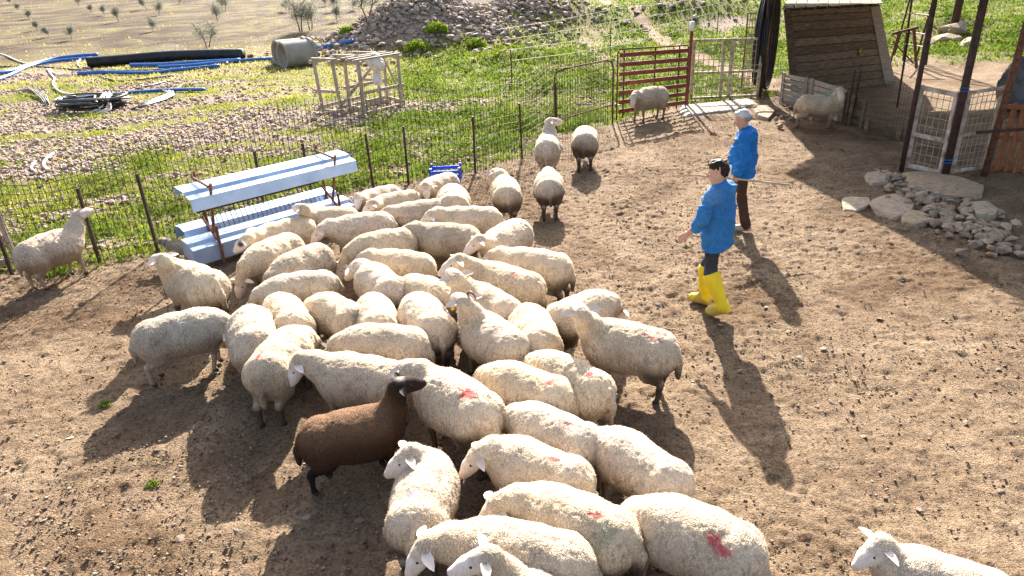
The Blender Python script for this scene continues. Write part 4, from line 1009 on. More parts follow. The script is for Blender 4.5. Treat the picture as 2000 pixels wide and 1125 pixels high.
# olive saplings on the field, each with its own trunk and crown
def olive(px, py, h, seed, lab):
    r = np.random.default_rng(seed); b = ground_point(px, py)
    t = thing('olive_tree', lab, 'olive tree', b)
    m_ = MB(); tips = []
    nst = 2 if h > 1.5 else 1
    for k in range(nst):
        base = np.array([0.12 * (k - .5 * (nst-1)), 0, 0]); q = base.copy(); pts = [q - (0, 0, .1)]
        for j in range(4):
            q = q + np.array([r.normal(0, .07) + (k - .5*(nst-1)) * .16, r.normal(0, .06), 0.16 * h]); pts.append(q.copy())
        m_.tube(pts, [0.035*h*.6, .03*h*.6, .024*h*.6, .018*h*.6, .01*h*.6], 6); tips.append((pts[2], pts[4]))
        for j in range(5):
            d = np.array([r.normal(0, .5), r.normal(0, .5), 0.7]); s0 = pts[2 + j % 3]; e = s0 + d * 0.26 * h
            m_.tube([s0, (s0 + e) / 2 + (0, 0, .02), e], [0.012*h, .009*h, .004*h], 5); tips.append((s0, e))
    m_.build('trunk', MAT['bark'], t, True, world=False)
    h = h * 1.0; n = int(1100 * min(h, 2.4)); C = []
    for k in range(n):
        a, e = tips[r.integers(len(tips))]; f = r.uniform(0.15, 1.15)
        C.append(a + (e - a) * f + r.normal(0, 0.105 * h, 3) * (1.1, 1.1, 0.8))
    C = np.array(C); C[:, 2] = np.maximum(C[:, 2], (0.16 if h > 2.4 else 0.05) * h)
    s = 0.05 * (0.7 + 0.15 * h) * r.uniform(0.7, 1.4, n); d1 = r.normal(0, 1, (n, 3)); d1 /= np.linalg.norm(d1, axis=1, keepdims=True); d2 = np.cross(d1, r.normal(0, 1, (n, 3))); d2 /= np.linalg.norm(d2, axis=1, keepdims=True)
    V = np.stack([C - d1*s[:, None], C + d2*(s*.32)[:, None], C + d1*s[:, None], C - d2*(s*.32)[:, None]], 1).reshape(-1, 3)
    np_mesh('crown', V, np.arange(4*n).reshape(-1, 4), MAT['olive_leaf'], t, tint=np.repeat(np.clip(r.normal(.5, .22, n), 0, 1), 4))
olive(588, 62, 2.5, 1, 'largest twin stemmed olive tree standing behind the concrete pipes')
olive(607, 58, 2.0, 11, 'olive tree whose crown touches the largest one from behind')
olive(719, 42, 2.3, 2, 'airy olive tree on thin stems at the foot of the rubble mound')
olive(405, 92, 1.6, 3, 'small olive bush just above the far end of the drain pipe')
SP = [(140,76,1.0),(232,42,1.4),(205,30,1.1),(178,25,0.9),(300,62,1.1),(425,42,1.5),(312,30,1.4),(437,22,1.6),(286,18,1.3),(652,20,1.4),(660,42,1.3),(155,12,1.3),(24,8,1.0),(55,38,1.0),(38,22,1.0),(75,60,.9),(95,72,.8),(560,22,1.2),(632,12,1.2),(350,8,1.2),(690,20,1.0)]
for k, (px, py, h) in enumerate(SP):
    olive(px, py, h, 50 + k, 'small grey green olive sapling on the brown field')
for o in [o for o in COL.objects if o.get('label') == 'small grey green olive sapling on the brown field']: o['group'] = 'olive saplings on the field'
def bush(px, py, s, seed, lab, mat='bush_leaf'):
    r = np.random.default_rng(seed); b = ground_point(px, py); t = thing('bush', lab, 'bush', b)
    n = 900 if s > .2 else 170; u = r.normal(0, 1, (n, 3)); u /= np.linalg.norm(u, axis=1, keepdims=True); C = u * (r.random(n) ** (0.4 if s > .2 else .8))[:, None] * (s, s * .9, s * (.75 if s > .2 else .35)); C[:, 2] = np.abs(C[:, 2]) * (1 + .25 * vnoise(C[:, 0]*5/s, C[:, 1]*5/s))
    m_ = MB()
    for k in range(7): e = r.normal(0, .5, 3) * s; e[2] = .7 * s; m_.tube([(0, 0, -.05), e * .5, e], [.02 * s, .015 * s, .006 * s], 4)
    m_.build('stem', MAT['bark'], t, world=False)
    z = 0.07 * s * r.uniform(.7, 1.4, n) + (.01 if s > .2 else .006); d1 = r.normal(0, 1, (n, 3)); d1 /= np.linalg.norm(d1, axis=1, keepdims=True); d2 = np.cross(d1, r.normal(0, 1, (n, 3))); d2 /= np.linalg.norm(d2, axis=1, keepdims=True)
    V = np.stack([C - d1*z[:, None], C + d2*(z*.6)[:, None], C + d1*z[:, None], C - d2*(z*.6)[:, None]], 1).reshape(-1, 3)
    np_mesh('foliage', V, np.arange(4*n).reshape(-1, 4), MAT[mat], t, tint=np.repeat(np.clip(r.normal(.5, .2, n), 0, 1), 4))
bush(852, 62, 0.65, 1, 'upright green bush growing high on the rubble mound')
bush(815, 98, 0.7, 2, 'rounded yellow green bush low on the rubble mound')
bush(680, 66, 0.55, 3, 'low yellow green bush on the dry grass below the rubble mound')
bush(930, 92, 0.6, 4, 'straggly bush at the end of the rubble mound')
bush(207, 790, 0.075, 5, 'small weed tuft in the yard in the shade of the grey backed sheep')
bush(300, 945, 0.06, 6, 'tiny green weed tuft alone on the bare yard')

# ================================================================== FEEDING TROUGH AND CRATE
fa, fb = at(380, 414, .86), at(692, 335, .86); fa[2] = fb[2] = 0.0
fa, fb = fa + (fb - fa) * .09, fa + (fb - fa) * .86
uu = (fb - fa)[:2]; LEN = float(np.linalg.norm(uu)); uu = uu / LEN; vv = np.array([-uu[1], uu[0]])
def fp(u, v, z): return np.array([fa[0] + uu[0]*u + vv[0]*v, fa[1] + uu[1]*u + vv[1]*v, z])
feed = thing('feeding_trough', 'long white sheet metal feeding trough with its own narrow roof', 'feeding trough', fa)
def fr(u): return lambda v, z: fp(u, v, z)
MB().sheet([(0.0, 0.86), (0.03, 1.02), (0.19, 1.05), (0.21, 1.09), (0.50, 1.12), (0.54, 1.0)], fr(-0.24), fr(LEN + 0.42)).build('roof', MAT['sheet_metal'], feed)
MB().sheet([(0.02, 0.12), (0.04, 0.33), (0.16, 0.36), (0.18, 0.40), (0.38, 0.42), (0.40, 0.20)], fr(-0.36), fr(LEN + 0.3)).build('front_tray', MAT['sheet_metal'], feed)
MB().sheet([(0.54, 0.30), (0.56, 0.46), (0.72, 0.50), (0.88, 0.48), (0.90, 0.3)], fr(-0.24), fr(LEN + 0.3)).build('back_tray', MAT['sheet_metal'], feed)
for u in (-0.36, LEN + 0.3):
    q = [fp(u, v, z) for v, z in ((0.02, 0.12), (0.04, 0.33), (0.18, 0.40), (0.38, 0.42), (0.40, 0.2))]; q2 = [p + np.array([uu[0], uu[1], 0]) * 0.004 for p in q]
    MB().add(q + q2, [(0,1,2,3,4), (9,8,7,6,5)] + [(i, i+5, (i+1) % 5 + 5, (i+1) % 5) for i in range(5)]).build('end_plate', MAT['sheet_metal'], feed)
for u in (0.0, LEN):
    MB().beam(fp(u, -0.015, 0), fp(u + .0, -0.01, 0.60), 0.035, 0.035, (0, 1, 0)).build('leg', MAT['rust'], feed)
    MB().beam(fp(u + .06, 0.42, 0.0), fp(u + 0.06, 0.0, 1.18), 0.035, 0.035, (0, 1, 0)).build('leg', MAT['rust'], feed)
    MB().beam(fp(u + .1, 0.48, 0.0), fp(u + 0.1, 0.60, 1.25), 0.035, 0.035, (0, 1, 0)).build('leg', MAT['rust'], feed)
    MB().beam(fp(u + .05, 0.06, 1.13), fp(u + 0.05, 0.58, 1.18), 0.03, 0.03).build('brace', MAT['rust'], feed)
    MB().beam(fp(u + .03, 0.0, 0.30), fp(u + 0.03, 0.5, 0.62), 0.03, 0.03).build('brace', MAT['rust'], feed)
m_ = MB()
for k in range(1, 26): m_.tube([fp(LEN * k / 26, 0.42, 0.40), fp(LEN * k / 26, 0.56, 0.68)], 0.006, 4)
o = m_.build('rack_bars', MAT['dark_rust'], feed); o['kind'] = 'stuff'
MB().tube([fp(0, 0.42, 0.40), fp(LEN, 0.42, 0.40)], 0.014, 6).build('rack_rail', MAT['dark_rust'], feed)
MB().tube([fp(0, 0.56, 0.68), fp(LEN, 0.56, 0.68)], 0.014, 6).build('rack_rail', MAT['dark_rust'], feed)

q0 = ground_point(871, 359)
cr = thing('plastic_crate', 'bright blue plastic crate standing against the wire fence', 'crate', q0)
cx, cy, cz = 0.27, 0.19, 0.25
def cpt(a, b, c): return q0 + np.array([a, b + 0.15, c])
MB().add([cpt(-cx, -cy, .02), cpt(cx, -cy, .02), cpt(cx, cy, .02), cpt(-cx, cy, .02), cpt(-cx, -cy, .035), cpt(cx, -cy, .035), cpt(cx, cy, .035), cpt(-cx, cy, .035)], [(3,2,1,0), (4,5,6,7), (0,1,5,4), (1,2,6,5), (2,3,7,6), (3,0,4,7)]).build('base', MAT['blue_plastic'], cr)
for sy in (-1, 1):
    for k in range(3): MB().beam(cpt(-cx, sy*cy, .06 + k*.085), cpt(cx, sy*cy, .06 + k*.085), 0.012, 0.055).build('side_slat', MAT['blue_plastic'], cr)
for sx in (-1, 1):
    for k in range(3): MB().beam(cpt(sx*cx, -cy, .06 + k*.085), cpt(sx*cx, cy, .06 + k*.085), 0.012, 0.055).build('side_slat', MAT['blue_plastic'], cr)
    for sy in (-1, 1): MB().beam(cpt(sx*cx, sy*cy, 0), cpt(sx*cx, sy*cy, cz + .06), 0.04, 0.035, (0, 1, 0)).build('corner_post', MAT['blue_plastic'], cr)
print('structures', time.time() - T0)
# ================================================================== SHEEP
RED, BLUE, TEAL, DARK, FADED, GREEN = (0.52, 0.03, 0.06), (0.10, 0.15, 0.36), (0.02, 0.48, 0.52), (0.10, 0.09, 0.08), (0.55, 0.22, 0.20), (0.22, 0.25, 0.17)
UPH, LEV, LOW, DWN = ((.56, 0, 1.00), -2), ((.68, 0, .80), 24), ((.68, 0, .64), 42), ((.64, 0, .44), 62)
# rump pixel, shoulder pixel, head (poll position, pitch), neck turn, face turn, marks, flags, label
SHEEP = [
 ((60,500),(145,470), ((.60,0,.98),-4), 0, 0, [(-.05,-.12,.10,.05,0,FADED,.35)], 'l', 'lone sheep standing apart by the wire fence with raised bare face'),
 ((425,575),(335,545), ((.56,0,.97),5), 0, 5, [], 'd', 'thick fleeced sheep with raised woolly head in front of the dog'),
 ((300,660),(425,632), LOW, 0, 0, [(-.45,.05,.03,.10,0,FADED,.6)], 'lg', 'grey backed sheep with all legs showing at the outer edge of the flock'),
 ((500,690),(490,625), DWN, 0, 0, [(-.30,-.12,.04,.12,.3,FADED,.5)], '', 'sheep seen from behind touching the nose of the grey backed sheep'),
 ((525,730),(575,670), DWN, -25, 0, [(-.40,.04,.17,.022,0,RED,1)], 'k', 'sheep with one long straight red stripe down its rump'),
 ((575,640),(545,600), DWN, 0, 0, [(-.36,-.02,.04,.05,0,FADED,.8)], '', 'small round sheep seen from behind in front of the red striped sheep'),
 ((625,560),(530,575), DWN, 0, 0, [], 'h', 'greyish unmarked sheep with lowered neck just behind two small round ones'),
 ((625,505),(540,545), DWN, 0, 10, [(-.1,-.1,.3,.08,0,GREEN,.35)], 'h', 'sheep with a furrowed fleece and its head down to the ground, third from the trough'),
 ((565,485),(490,520), DWN, 0, 0, [(-.22,.02,.06,.05,0,RED,.8)], '', 'sheep with a red spot on its back and neck stretched down by the trough end'),
 ((590,450),(510,470), ((.70,0,.74),32), 0, 6, [], 'we', 'sheep with a black eye patch on a white face in front of the trough'),
 ((672,430),(608,432), ((.56,0,.86),0), 0, -28, [(-.30,0,.10,.03,0,FADED,.6)], '', 'sheep raising its curly head toward the tray of the trough'),
 ((755,383),(715,395), ((.62,0,.84),28), 12, 45, [], 'w', 'sheep facing the camera with both ears spread beside the trough end'),
 ((795,393),(740,405), ((.68,0,.76),34), 8, 4, [], '', 'sheep with a shaded face hanging over the back of the one at the tray'),
 ((850,412),(780,422), LOW, 0, 0, [], '', 'pale unmarked sheep lying alongside the shaded faced one, its head hidden'),
 ((750,440),(650,455), LOW, 0, 4, [(-.47,0,.05,.04,0,RED,.8)], '', 'long backed sheep with a red dot at the very tail end'),
 ((785,478),(700,495), DWN, 0, 8, [], 'h', 'tan sheep with its head down in the gap of the middle flock'),
 ((915,470),(820,465), ((.68,0,.74),24), 0, -32, [(-.15,0,.3,.09,0,GREEN,.4)], 'h', 'sheep with grey smudged spine and turned away woolly neck'),
 ((960,435),(865,435), ((.66,0,.70),40), 0, 6, [], '', 'big clean sheep below the two at the blue crate'),
 ((1012,456),(958,488), ((.62,0,.80),34), -22, -40, [], '', 'sheep bent round with a bare pinkish face and flat ear'),
 ((870,360),(835,374), ((.58,0,.70),48), 12, 40, [], '', 'sheep lowering its face to the camera next to the blue crate'),
 ((886,408),(882,364), DWN, 0, 0, [], '', 'sheep with ribbed fleece leaning over the blue crate from this side'),
 ((990,385),(980,345), LEV, 22, 15, [(-.30,-.03,.04,.06,0,FADED,.7)], 'd', 'sheep seen from behind walking off with one ear showing'),
 ((1073,370),(1070,335), LOW, 0, 0, [(-.34,.03,.05,.05,0,FADED,.6)], 'd', 'sheep seen from behind with very dark dirty hind legs and long shadow'),
 ((1070,300),(1075,275), ((.52,0,1.0),2), -10, -62, [(-.36,0,.06,.06,0,FADED,.4)], '', 'sheep by the tube frame with raised head turned sideways'),
 ((1143,285),(1143,260), DWN, 0, 0, [], 'd', 'plump rear view sheep between the tube frame and the red gate'),
 ((1275,195),(1235,210), ((.62,0,.72),36), 6, 26, [], '', 'sheep standing right in front of the red slatted gate'),
 ((1583,208),(1626,212), ((.60,0,.76),34), -20, -45, [(.10,-.03,.10,.15,0,TEAL,1)], 'y', 'sheep with a turquoise mark standing in the shade by the board wall'),
 ((815,520),(745,512), LOW, 0, 0, [], 'y', 'creamy round sheep with hidden head in the very middle of the flock'),
 ((770,580),(715,540), LOW, 10, 18, [], 'p', 'broad sheep with pinched waist and head down beside the creamy one'),
 ((815,570),(878,590), LOW, 0, 0, [], 'y', 'smooth tan sheep mostly hidden under two raised heads'),
 ((1045,575),(930,540), ((.60,0,.92),24), 0, 22, [(-.28,.10,.07,.04,0,RED,.6)], 'd', 'large sheep in profile with raised pink nosed face and small red mark'),
 ((1090,530),(990,515), LOW, 0, 0, [], 'd', 'sheep standing just behind the large profile one, head hidden'),
 ((985,615),(915,580), ((.54,0,1.0),0), 0, -8, [(-.12,.06,.08,.06,0,FADED,.6)], 't', 'sheep lifting the back of its head with a yellow tag in one upright ear'),
 ((1000,690),(925,640), ((.56,0,.98),6), 0, 14, [], 'rT', 'sheep with a curved brown horn and raised neck in mid flock'),
 ((1050,670),(1030,625), DWN, 0, 0, [], '', 'narrow sheep seen from behind between the horned one and the tall one with spread ears'),
 ((1112,618),(1165,598), DWN, 0, 0, [], 'd', 'round sheep behind the neck of the tall one with spread ears'),
 ((1290,690),(1150,660), ((.56,0,.98),2), 0, -52, [(-.33,.10,.16,.02,-.2,RED,.8),(-.40,.02,.03,.05,0,RED,.7)], 'ld', 'tall standing sheep with spread ears and a red stripe, outermost of the flock'),
 ((850,650),(810,600), DWN, 0, 0, [], 'd', 'sheep seen from behind with a big dark dirty hindquarter'),
 ((800,680),(680,675), DWN, 0, 0, [(-.25,-.05,.18,.015,0,RED,.8)], 'h', 'sheep with a thin red line along its spine and arched neck'),
 ((680,620),(630,600), DWN, 0, 0, [(-.20,.0,.05,.05,0,RED,.7),(-.60,.05,.10,.12,0,DARK,.75)], 'py', 'two lobed sheep with a brown soiled rump and small red spot'),
 ((735,630),(730,605), DWN, 0, 0, [], '', 'small half hidden sheep squeezed beside the soiled rump one'),
 ((760,750),(640,730), ((.72,0,.66),54), 0, 22, [], 'wh', 'sheep with a clean white drooping face behind the dark brown sheep'),
 ((620,850),(770,820), ((.54,0,.97),8), 0, 10, [], 'b', 'dark brown sheep with a raised blackish head, the only dark one'),
 ((940,820),(840,760), ((.68,0,.72),22), 0, -8, [(-.32,.04,.10,.09,0,RED,1),(-.40,-.12,.08,.05,0,RED,.5)], 'd', 'big sheep with a broad red patch right behind the dark brown one'),
 ((1070,770),(975,740), DWN, 0, 0, [(-.38,.08,.07,.045,0,RED,1)], 'p', 'cream sheep with a red spot near its hip, hemmed between two larger ones'),
 ((1150,760),(1065,720), DWN, 0, 0, [(-.36,.06,.06,.055,0,RED,1)], 'y', 'yellowish sheep with a round red dot beneath the tall one with spread ears'),
 ((1130,860),(1025,815), DWN, 0, 0, [(-.25,.02,.19,.022,.15,RED,.7)], '', 'curly sheep with a slanting red streak and hanging tail'),
 ((1290,930),(1200,870), DWN, 0, 0, [(-.30,-.14,.16,.02,0,FADED,.7)], 'p', 'pear shaped sheep with folded waist and only a faint pink line'),
 ((1105,935),(985,890), ((.64,0,.60),46), 14, 10, [(-.26,.03,.11,.03,.2,RED,.9)], 'pT', 'sheep with a yellow ear tag, face down in dark shadow'),
 ((815,1010),(840,910), ((.52,0,.70),38), 46, 30, [(-.30,.03,.05,.06,0,BLUE,.8),(-.05,-.15,.13,.03,0,RED,.6)], 'd', 'sheep with a blue smudge on its rump turning its head round'),
 ((1200,1050),(1030,985), ((.70,0,.60),46), 0, 0, [(-.28,.06,.11,.03,.3,RED,1),(-.40,.15,.12,.10,0,GREEN,.7)], 'd', 'large woolly sheep with a red drip and grey green stain'),
 ((1430,1070),(1270,1005), DWN, 0, 0, [(-.28,.17,.13,.055,-.2,RED,1),(-.42,-.10,.18,.015,0,RED,.6)], '', 'largest sheep with a big red blotch and a second red line'),
 ((1120,1110),(900,1065), ((.72,0,.62),52), 0, 0, [(-.30,-.02,.22,.013,0,RED,.6)], 'w', 'white faced sheep with a fine red line at the near edge of the flock'),
 ((1110,1215),(1016,1148), ((.56,0,.96),14), 0, 34, [], 'w', 'nearest sheep of all with only head and neck in view'),
 ((1885,1135),(1790,1112), ((.74,0,.68),34), 0, 8, [], 'w', 'single sheep cut by the lower edge away from the flock'),
]
OV = {20: (.86, None), 25: (.95, -152), 26: (.92, -22), 23: (.90, None), 24: (.95, None), 54: (.66, 150), 42: (.74, None)}
def ear_mesh(parent, base, dirv, up, ln, wd, mat_name, coat):
    d = dirv / np.linalg.norm(dirv); u = up - d * (up @ d); u /= np.linalg.norm(u); s = np.cross(d, u)
    rows = [(0.0, .45, 0), (.25, .95, .01), (.55, 1.0, .012), (.85, .55, .004), (1.0, .08, -.006)]
    V = []
    for side in (0, 1):
        for f, w, c in rows:
            for q in (-1, -.5, 0, .5, 1):
                V.append(base + d * ln * f + s * wd * w * q * .5 + u * (.016 * q * q * w - .006 * side * (1 - abs(q)) - 0.25 * ln * f * f))
    F = []; n = 5; m = len(rows)
    for i in range(m - 1):
        for k in range(n - 1):
            a = i*n + k; F.append((a, a+1, a+n+1, a+n)); b = a + m*n; F.append((b+n, b+n+1, b+1, b))
    V = np.array(V)
    return np_mesh('ear', V, np.array(F), MAT[mat_name], parent, smooth=True, coat=rgba(V, coat, 0.0))
def ball(name, c, r, mat, parent, sq=(1, 1, 1)):
    bm = bmesh.new(); bmesh.ops.create_icosphere(bm, subdivisions=2, radius=r)
    for v in bm.verts: v.co = Vector((v.co.x*sq[0] + c[0], v.co.y*sq[1] + c[1], v.co.z*sq[2] + c[2]))
    me = bpy.data.meshes.new(name); bm.to_mesh(me); bm.free(); me.materials.append(MAT[mat])
    me.polygons.foreach_set('use_smooth', np.ones(len(me.polygons), bool))
    return link(bpy.data.objects.new(name, me), parent)

def fleece_mat():
    m, nt, bs = newmat('fleece')
    a = N(nt, 'ShaderNodeAttribute', attribute_name='coat')
    dif = nt.nodes.new('ShaderNodeBsdfDiffuse'); tr = nt.nodes.new('ShaderNodeBsdfTranslucent'); ms = nt.nodes.new('ShaderNodeMixShader')
    ms.inputs[0].default_value = 0.5
    for s_ in (dif, tr): nt.links.new(a.outputs['Color'], s_.inputs['Color'])
    nt.links.new(dif.outputs[0], ms.inputs[1]); nt.links.new(tr.outputs[0], ms.inputs[2])
    nt.nodes.remove(bs); nt.links.new(ms.outputs[0], nt.nodes['Material Output'].inputs['Surface'])
    return m
MAT['fleece'] = fleece_mat()
def fleece(parent, V, Nn, C, Q, wool, n, ln, rad, seed):
    r = np.random.default_rng(seed)
    fa_ = V[Q]; ar = np.linalg.norm(np.cross(fa_[:, 2] - fa_[:, 0], fa_[:, 3] - fa_[:, 1]), axis=1) * wool[Q].mean(1)
    f = r.choice(len(Q), n, p=ar / ar.sum()); u, v = r.random((2, n))
    wts = np.stack([(1-u)*(1-v), u*(1-v), u*v, (1-u)*v], 1)[..., None]
    P = (fa_[f] * wts).sum(1); nr = (Nn[Q[f]] * wts).sum(1); c = (C[Q[f]] * wts).sum(1)
    nr = nr / np.linalg.norm(nr, axis=1, keepdims=True)
    l = (ln * r.uniform(.5, 1.2, n))[:, None]
    d1 = nr + r.normal(0, .3, (n, 3)); d2 = nr * .7 + r.normal(0, .6, (n, 3)) + (0, 0, -.25)
    p1 = P + d1 * l * .55; p2 = p1 + d2 * l * .5
    hc_ = bpy.data.hair_curves.new('fleece'); hc_.add_curves([3] * n)
    hc_.points.foreach_set('position', np.stack([P - nr * .004, p1, p2], 1).astype(np.float32).ravel())
    ra = hc_.attributes.get('radius') or hc_.attributes.new('radius', 'FLOAT', 'POINT')
    ra.data.foreach_set('value', (np.tile([1, .85, .3], n) * rad).astype(np.float32))
    ca = hc_.attributes.new('coat', 'FLOAT_COLOR', 'CURVE'); ca.data.foreach_set('color', c.astype(np.float32).ravel())
    hc_.materials.append(MAT['fleece'])
    return link(bpy.data.objects.new('fleece', hc_), parent)

# heads the photograph shows clearly: pixel of the poll, its height, the way the face points (degrees from +X) and its pitch
HEADS = {1: (318,512,.82,150,6), 2: (440,640,.46,8,40), 9: (472,470,.64,196,36), 10: (592,408,.76,150,2), 11: (692,382,.76,-88,30), 12: (720,398,.70,212,36),
 14: (626,448,.58,196,46), 16: (797,446,.64,158,22), 17: (840,422,.64,200,40), 18: (932,470,.70,205,32), 19: (832,366,.64,-86,46), 25: (1222,198,.70,-112,40), 26: (1636,192,.68,-98,36),
 30: (893,506,.80,204,26), 32: (890,541,.83,118,0), 33: (906,590,.86,122,4), 36: (1132,600,.94,104,2), 41: (584,706,.60,202,60), 42: (782,748,.80,22,8), 43: (797,722,.64,126,20),
 48: (952,888,.52,192,46), 49: (800,888,.62,200,36), 50: (968,990,.52,205,46), 52: (832,1066,.60,196,52), 53: (946,1085,.78,188,16), 54: (1714,1070,.56,196,32)}
def make_sheep(i, spec):
    (rp, sp_, (poll, pitch), nturn, fturn, marks, flags, label) = spec
    r = np.random.default_rng(900 + i)
    a = at(*rp, .47); b = at(*sp_, .47); d = (b - a)[:2]; ln = np.linalg.norm(d); yaw = math.atan2(d[1], d[0])
    mid = (a + b)[:2] / 2
    s = float(np.clip(0.81 + 0.2 * (ln - .58), .74, .87))
    if ln > 0.95: mid = a[:2] + d / ln * 0.28; s = .82
    dist = mid[1]
    if i in OV: s, yaw = OV[i][0], R(OV[i][1]) if OV[i][1] is not None else yaw
    if dist < 4.6 and i not in OV: s *= .95
    small = '' 
    bend = r.uniform(-.12, .12)
    B = lambda x: bend * x * abs(x) if x > 0 else -bend * x * abs(x) * .6
    f = Field()
    waist = .03 if 'p' in flags else r.uniform(0, .012)
    fat = r.uniform(.99, 1.13)
    f.cap((-.38, B(-.38), .585), (-.12, B(-.12), .585), .222*fat, (.225 - waist)*fat, .12)
    f.cap((-.12, B(-.12), .585), (.18, B(.18), .575), (.225 - waist)*fat, .232*fat, .12)
    f.cap((.18, B(.18), .575), (.34, B(.34), .60), .228*fat, .178, .12)
    f.ell((.02, B(0), .52), (.40, .262*fat - waist*.5, .22), .10)
    f.ell((-.40, B(-.4), .55), (.19, .235*fat, .25), .08)
    nt_ = R(nturn); nb = np.array([.34, B(.34), .66])
    P = np.array(poll, float); rel = P - nb; rel = np.array([rel[0]*math.cos(nt_) - rel[1]*math.sin(nt_), rel[0]*math.sin(nt_) + rel[1]*math.cos(nt_), rel[2]]); P = nb + rel
    fy, fp_ = nt_ + R(fturn), R(pitch)
    if i in HEADS:
        hx_, hy_, hz_, hyaw_, hp_ = HEADS[i]; q = at(hx_, hy_, hz_) - np.array([mid[0], mid[1], 0]); c_, s_ = math.cos(-yaw), math.sin(-yaw)
        P = np.array([(q[0]*c_ - q[1]*s_) / (s*.95), (q[0]*s_ + q[1]*c_) / s, q[2] / s]); rel = P - nb; dl = np.linalg.norm(rel); P = nb + rel / dl * float(np.clip(dl, .26, .56 if i == 36 else .50))
        fy, fp_ = R(hyaw_) - yaw, R(hp_); poll = P
    F = np.array([math.cos(fy)*math.cos(fp_), math.sin(fy)*math.cos(fp_), -math.sin(fp_)]); SL = np.array([-math.sin(fy), math.cos(fy), 0]); U = np.cross(F, SL)
    nk = P - nb; nl = np.linalg.norm(nk)
    nm = nb + nk * .5 + np.array([0, 0, -.03 if poll[2] > .8 else 0.02])
    f.chain([nb - (0.06, 0, .06), nm, P - F * .05 - U * .03], [.175, .128, .092], .09)
    f.cap(P - F * .02, P + F * .05 + U*.012, .086, .07, .04, 0)                # wool cap
    f.cap(P + F * .03, P + F * .14, .082, .066, .03, 1).cap(P + F * .14, P + F * .245 - U * .012, .064, .043, .04, 1)
    f.cap(P + F * .04 - U * .055, P + F * .21 - U * .045, .05, .03, .04, 1)
    st = r.uniform(-.09, .09, 4)
    legs = []
    for k, (x, sd) in enumerate([(.28, 1), (.28, -1), (-.40, 1), (-.40, -1)]):
        y = sd * .115 + B(x); o = st[k]
        if x > 0:
            f.cap((x, y*.9, .47), (x + o*.3, y, .31), .10, .055, .06, 0)
            f.chain([(x + o*.3, y, .33), (x + o*.6 + .01, y, .22), (x + o, y, .065)], [.046, .036, .027], .02, 1)
            f.cap((x + o, y, .05), (x + o + .02, y, .024), .030, .033, .02, 2)
        else:
            f.cap((x + .03, y, .52), (x + .05 + o*.2, sd*.135 + B(x), .37), .145, .092, .08, 0)
            f.chain([(x + .05 + o*.2, y*1.05, .38), (x - .09 + o*.6, y, .265)], [.085, .043], .04, 0)
            f.chain([(x - .09 + o*.6, y, .275), (x - .06 + o, y, .065)], [.041, .027], .02, 1)
            f.cap((x - .06 + o, y, .05), (x - .035 + o, y, .024), .030, .034, .02, 2)
    f.chain([(-.57, B(-.57), .68), (-.64, B(-.6), .52), (-.645, B(-.6) + r.uniform(-.02, .02), .34)], [.05, .042, .026], .03, 0)
    h = float(np.clip(.0125 + .0006 * (dist - 3), .0135, .021)) / s
    V, Q = f.mesh(h)
    Nn = normals(V, Q)
    dw = f.dist(V, (0,)); ds = np.minimum(f.dist(V, (1,)), f.dist(V, (2,)))
    wool = sstep(-.012, .012, ds - dw)
    ox, oy = r.uniform(0, 100, 2)
    lum = fbm(V[:, 0]*9 + ox, V[:, 1]*9 + oy, V[:, 2]*9, 3, 7)
    crimp = 1 - np.abs(fbm(V[:, 0]*26 + ox, V[:, 1]*26 + oy, V[:, 2]*11, 2, 17)) * 2.6
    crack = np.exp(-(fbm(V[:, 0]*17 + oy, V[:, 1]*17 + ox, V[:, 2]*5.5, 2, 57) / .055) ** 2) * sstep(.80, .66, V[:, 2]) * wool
    fine = vnoise(V[:, 0]*45, V[:, 1]*45 + oy, V[:, 2]*40, 27)
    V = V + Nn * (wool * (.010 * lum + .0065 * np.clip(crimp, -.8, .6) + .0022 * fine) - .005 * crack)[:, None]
    Nn = normals(V, Q)
    # colour of the coat
    tone = r.uniform(.84, 1.05); warm = r.uniform(-.01, .045)
    W0 = np.array([.655 + warm*.5, .55, .44 - warm]) * tone
    if 'y' in flags: W0 = np.array([.67, .55, .40])
    if 'g' in flags: W0 = np.array([.50, .44, .36])
    if 'h' in flags: W0 = W0 * .92
    FC = np.array([.68, .57, .49]) if 'w' not in flags else np.array([.72, .64, .58])
    n1 = fbm(V[:, 0]*3 + oy, V[:, 1]*3, V[:, 2]*3, 3, 37)
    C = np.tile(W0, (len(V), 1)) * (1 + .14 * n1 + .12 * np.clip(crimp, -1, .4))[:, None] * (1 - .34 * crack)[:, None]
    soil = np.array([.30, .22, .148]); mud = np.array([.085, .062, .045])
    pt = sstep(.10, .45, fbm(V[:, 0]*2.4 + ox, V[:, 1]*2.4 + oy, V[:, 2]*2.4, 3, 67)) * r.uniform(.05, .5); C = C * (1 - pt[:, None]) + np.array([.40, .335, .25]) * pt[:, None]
    low = sstep(.76, .36, V[:, 2] + .2 * n1) * r.uniform(.5, .85)  # belly dirt, plus flank shade painted into the coat by height
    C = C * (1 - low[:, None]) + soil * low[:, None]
    if 'd' in flags or 'k' in flags:
        k = sstep(.62, .40, V[:, 2] + .16 * n1) * sstep(-.26, -.42, V[:, 0] + .1 * n1) * (.9 if 'd' in flags else .3)
        C = C * (1 - k[:, None]) + mud * k[:, None]
    sk = np.tile(FC, (len(V), 1)) * (1 + .1 * n1)[:, None]
    lg = sstep(.40, .22, V[:, 2]); legc = np.array([.34, .25, .18]) if 'l' in flags else np.array([.22, .16, .115])
    if 'k' in flags or 'd' in flags: legc = np.array([.07, .052, .04])
    legm = (V[:, 2] < .36) & (np.linalg.norm(V - P, axis=1) > .34)
    sk = np.where(legm[:, None], sk * (1 - lg[:, None]) + legc * lg[:, None], sk)
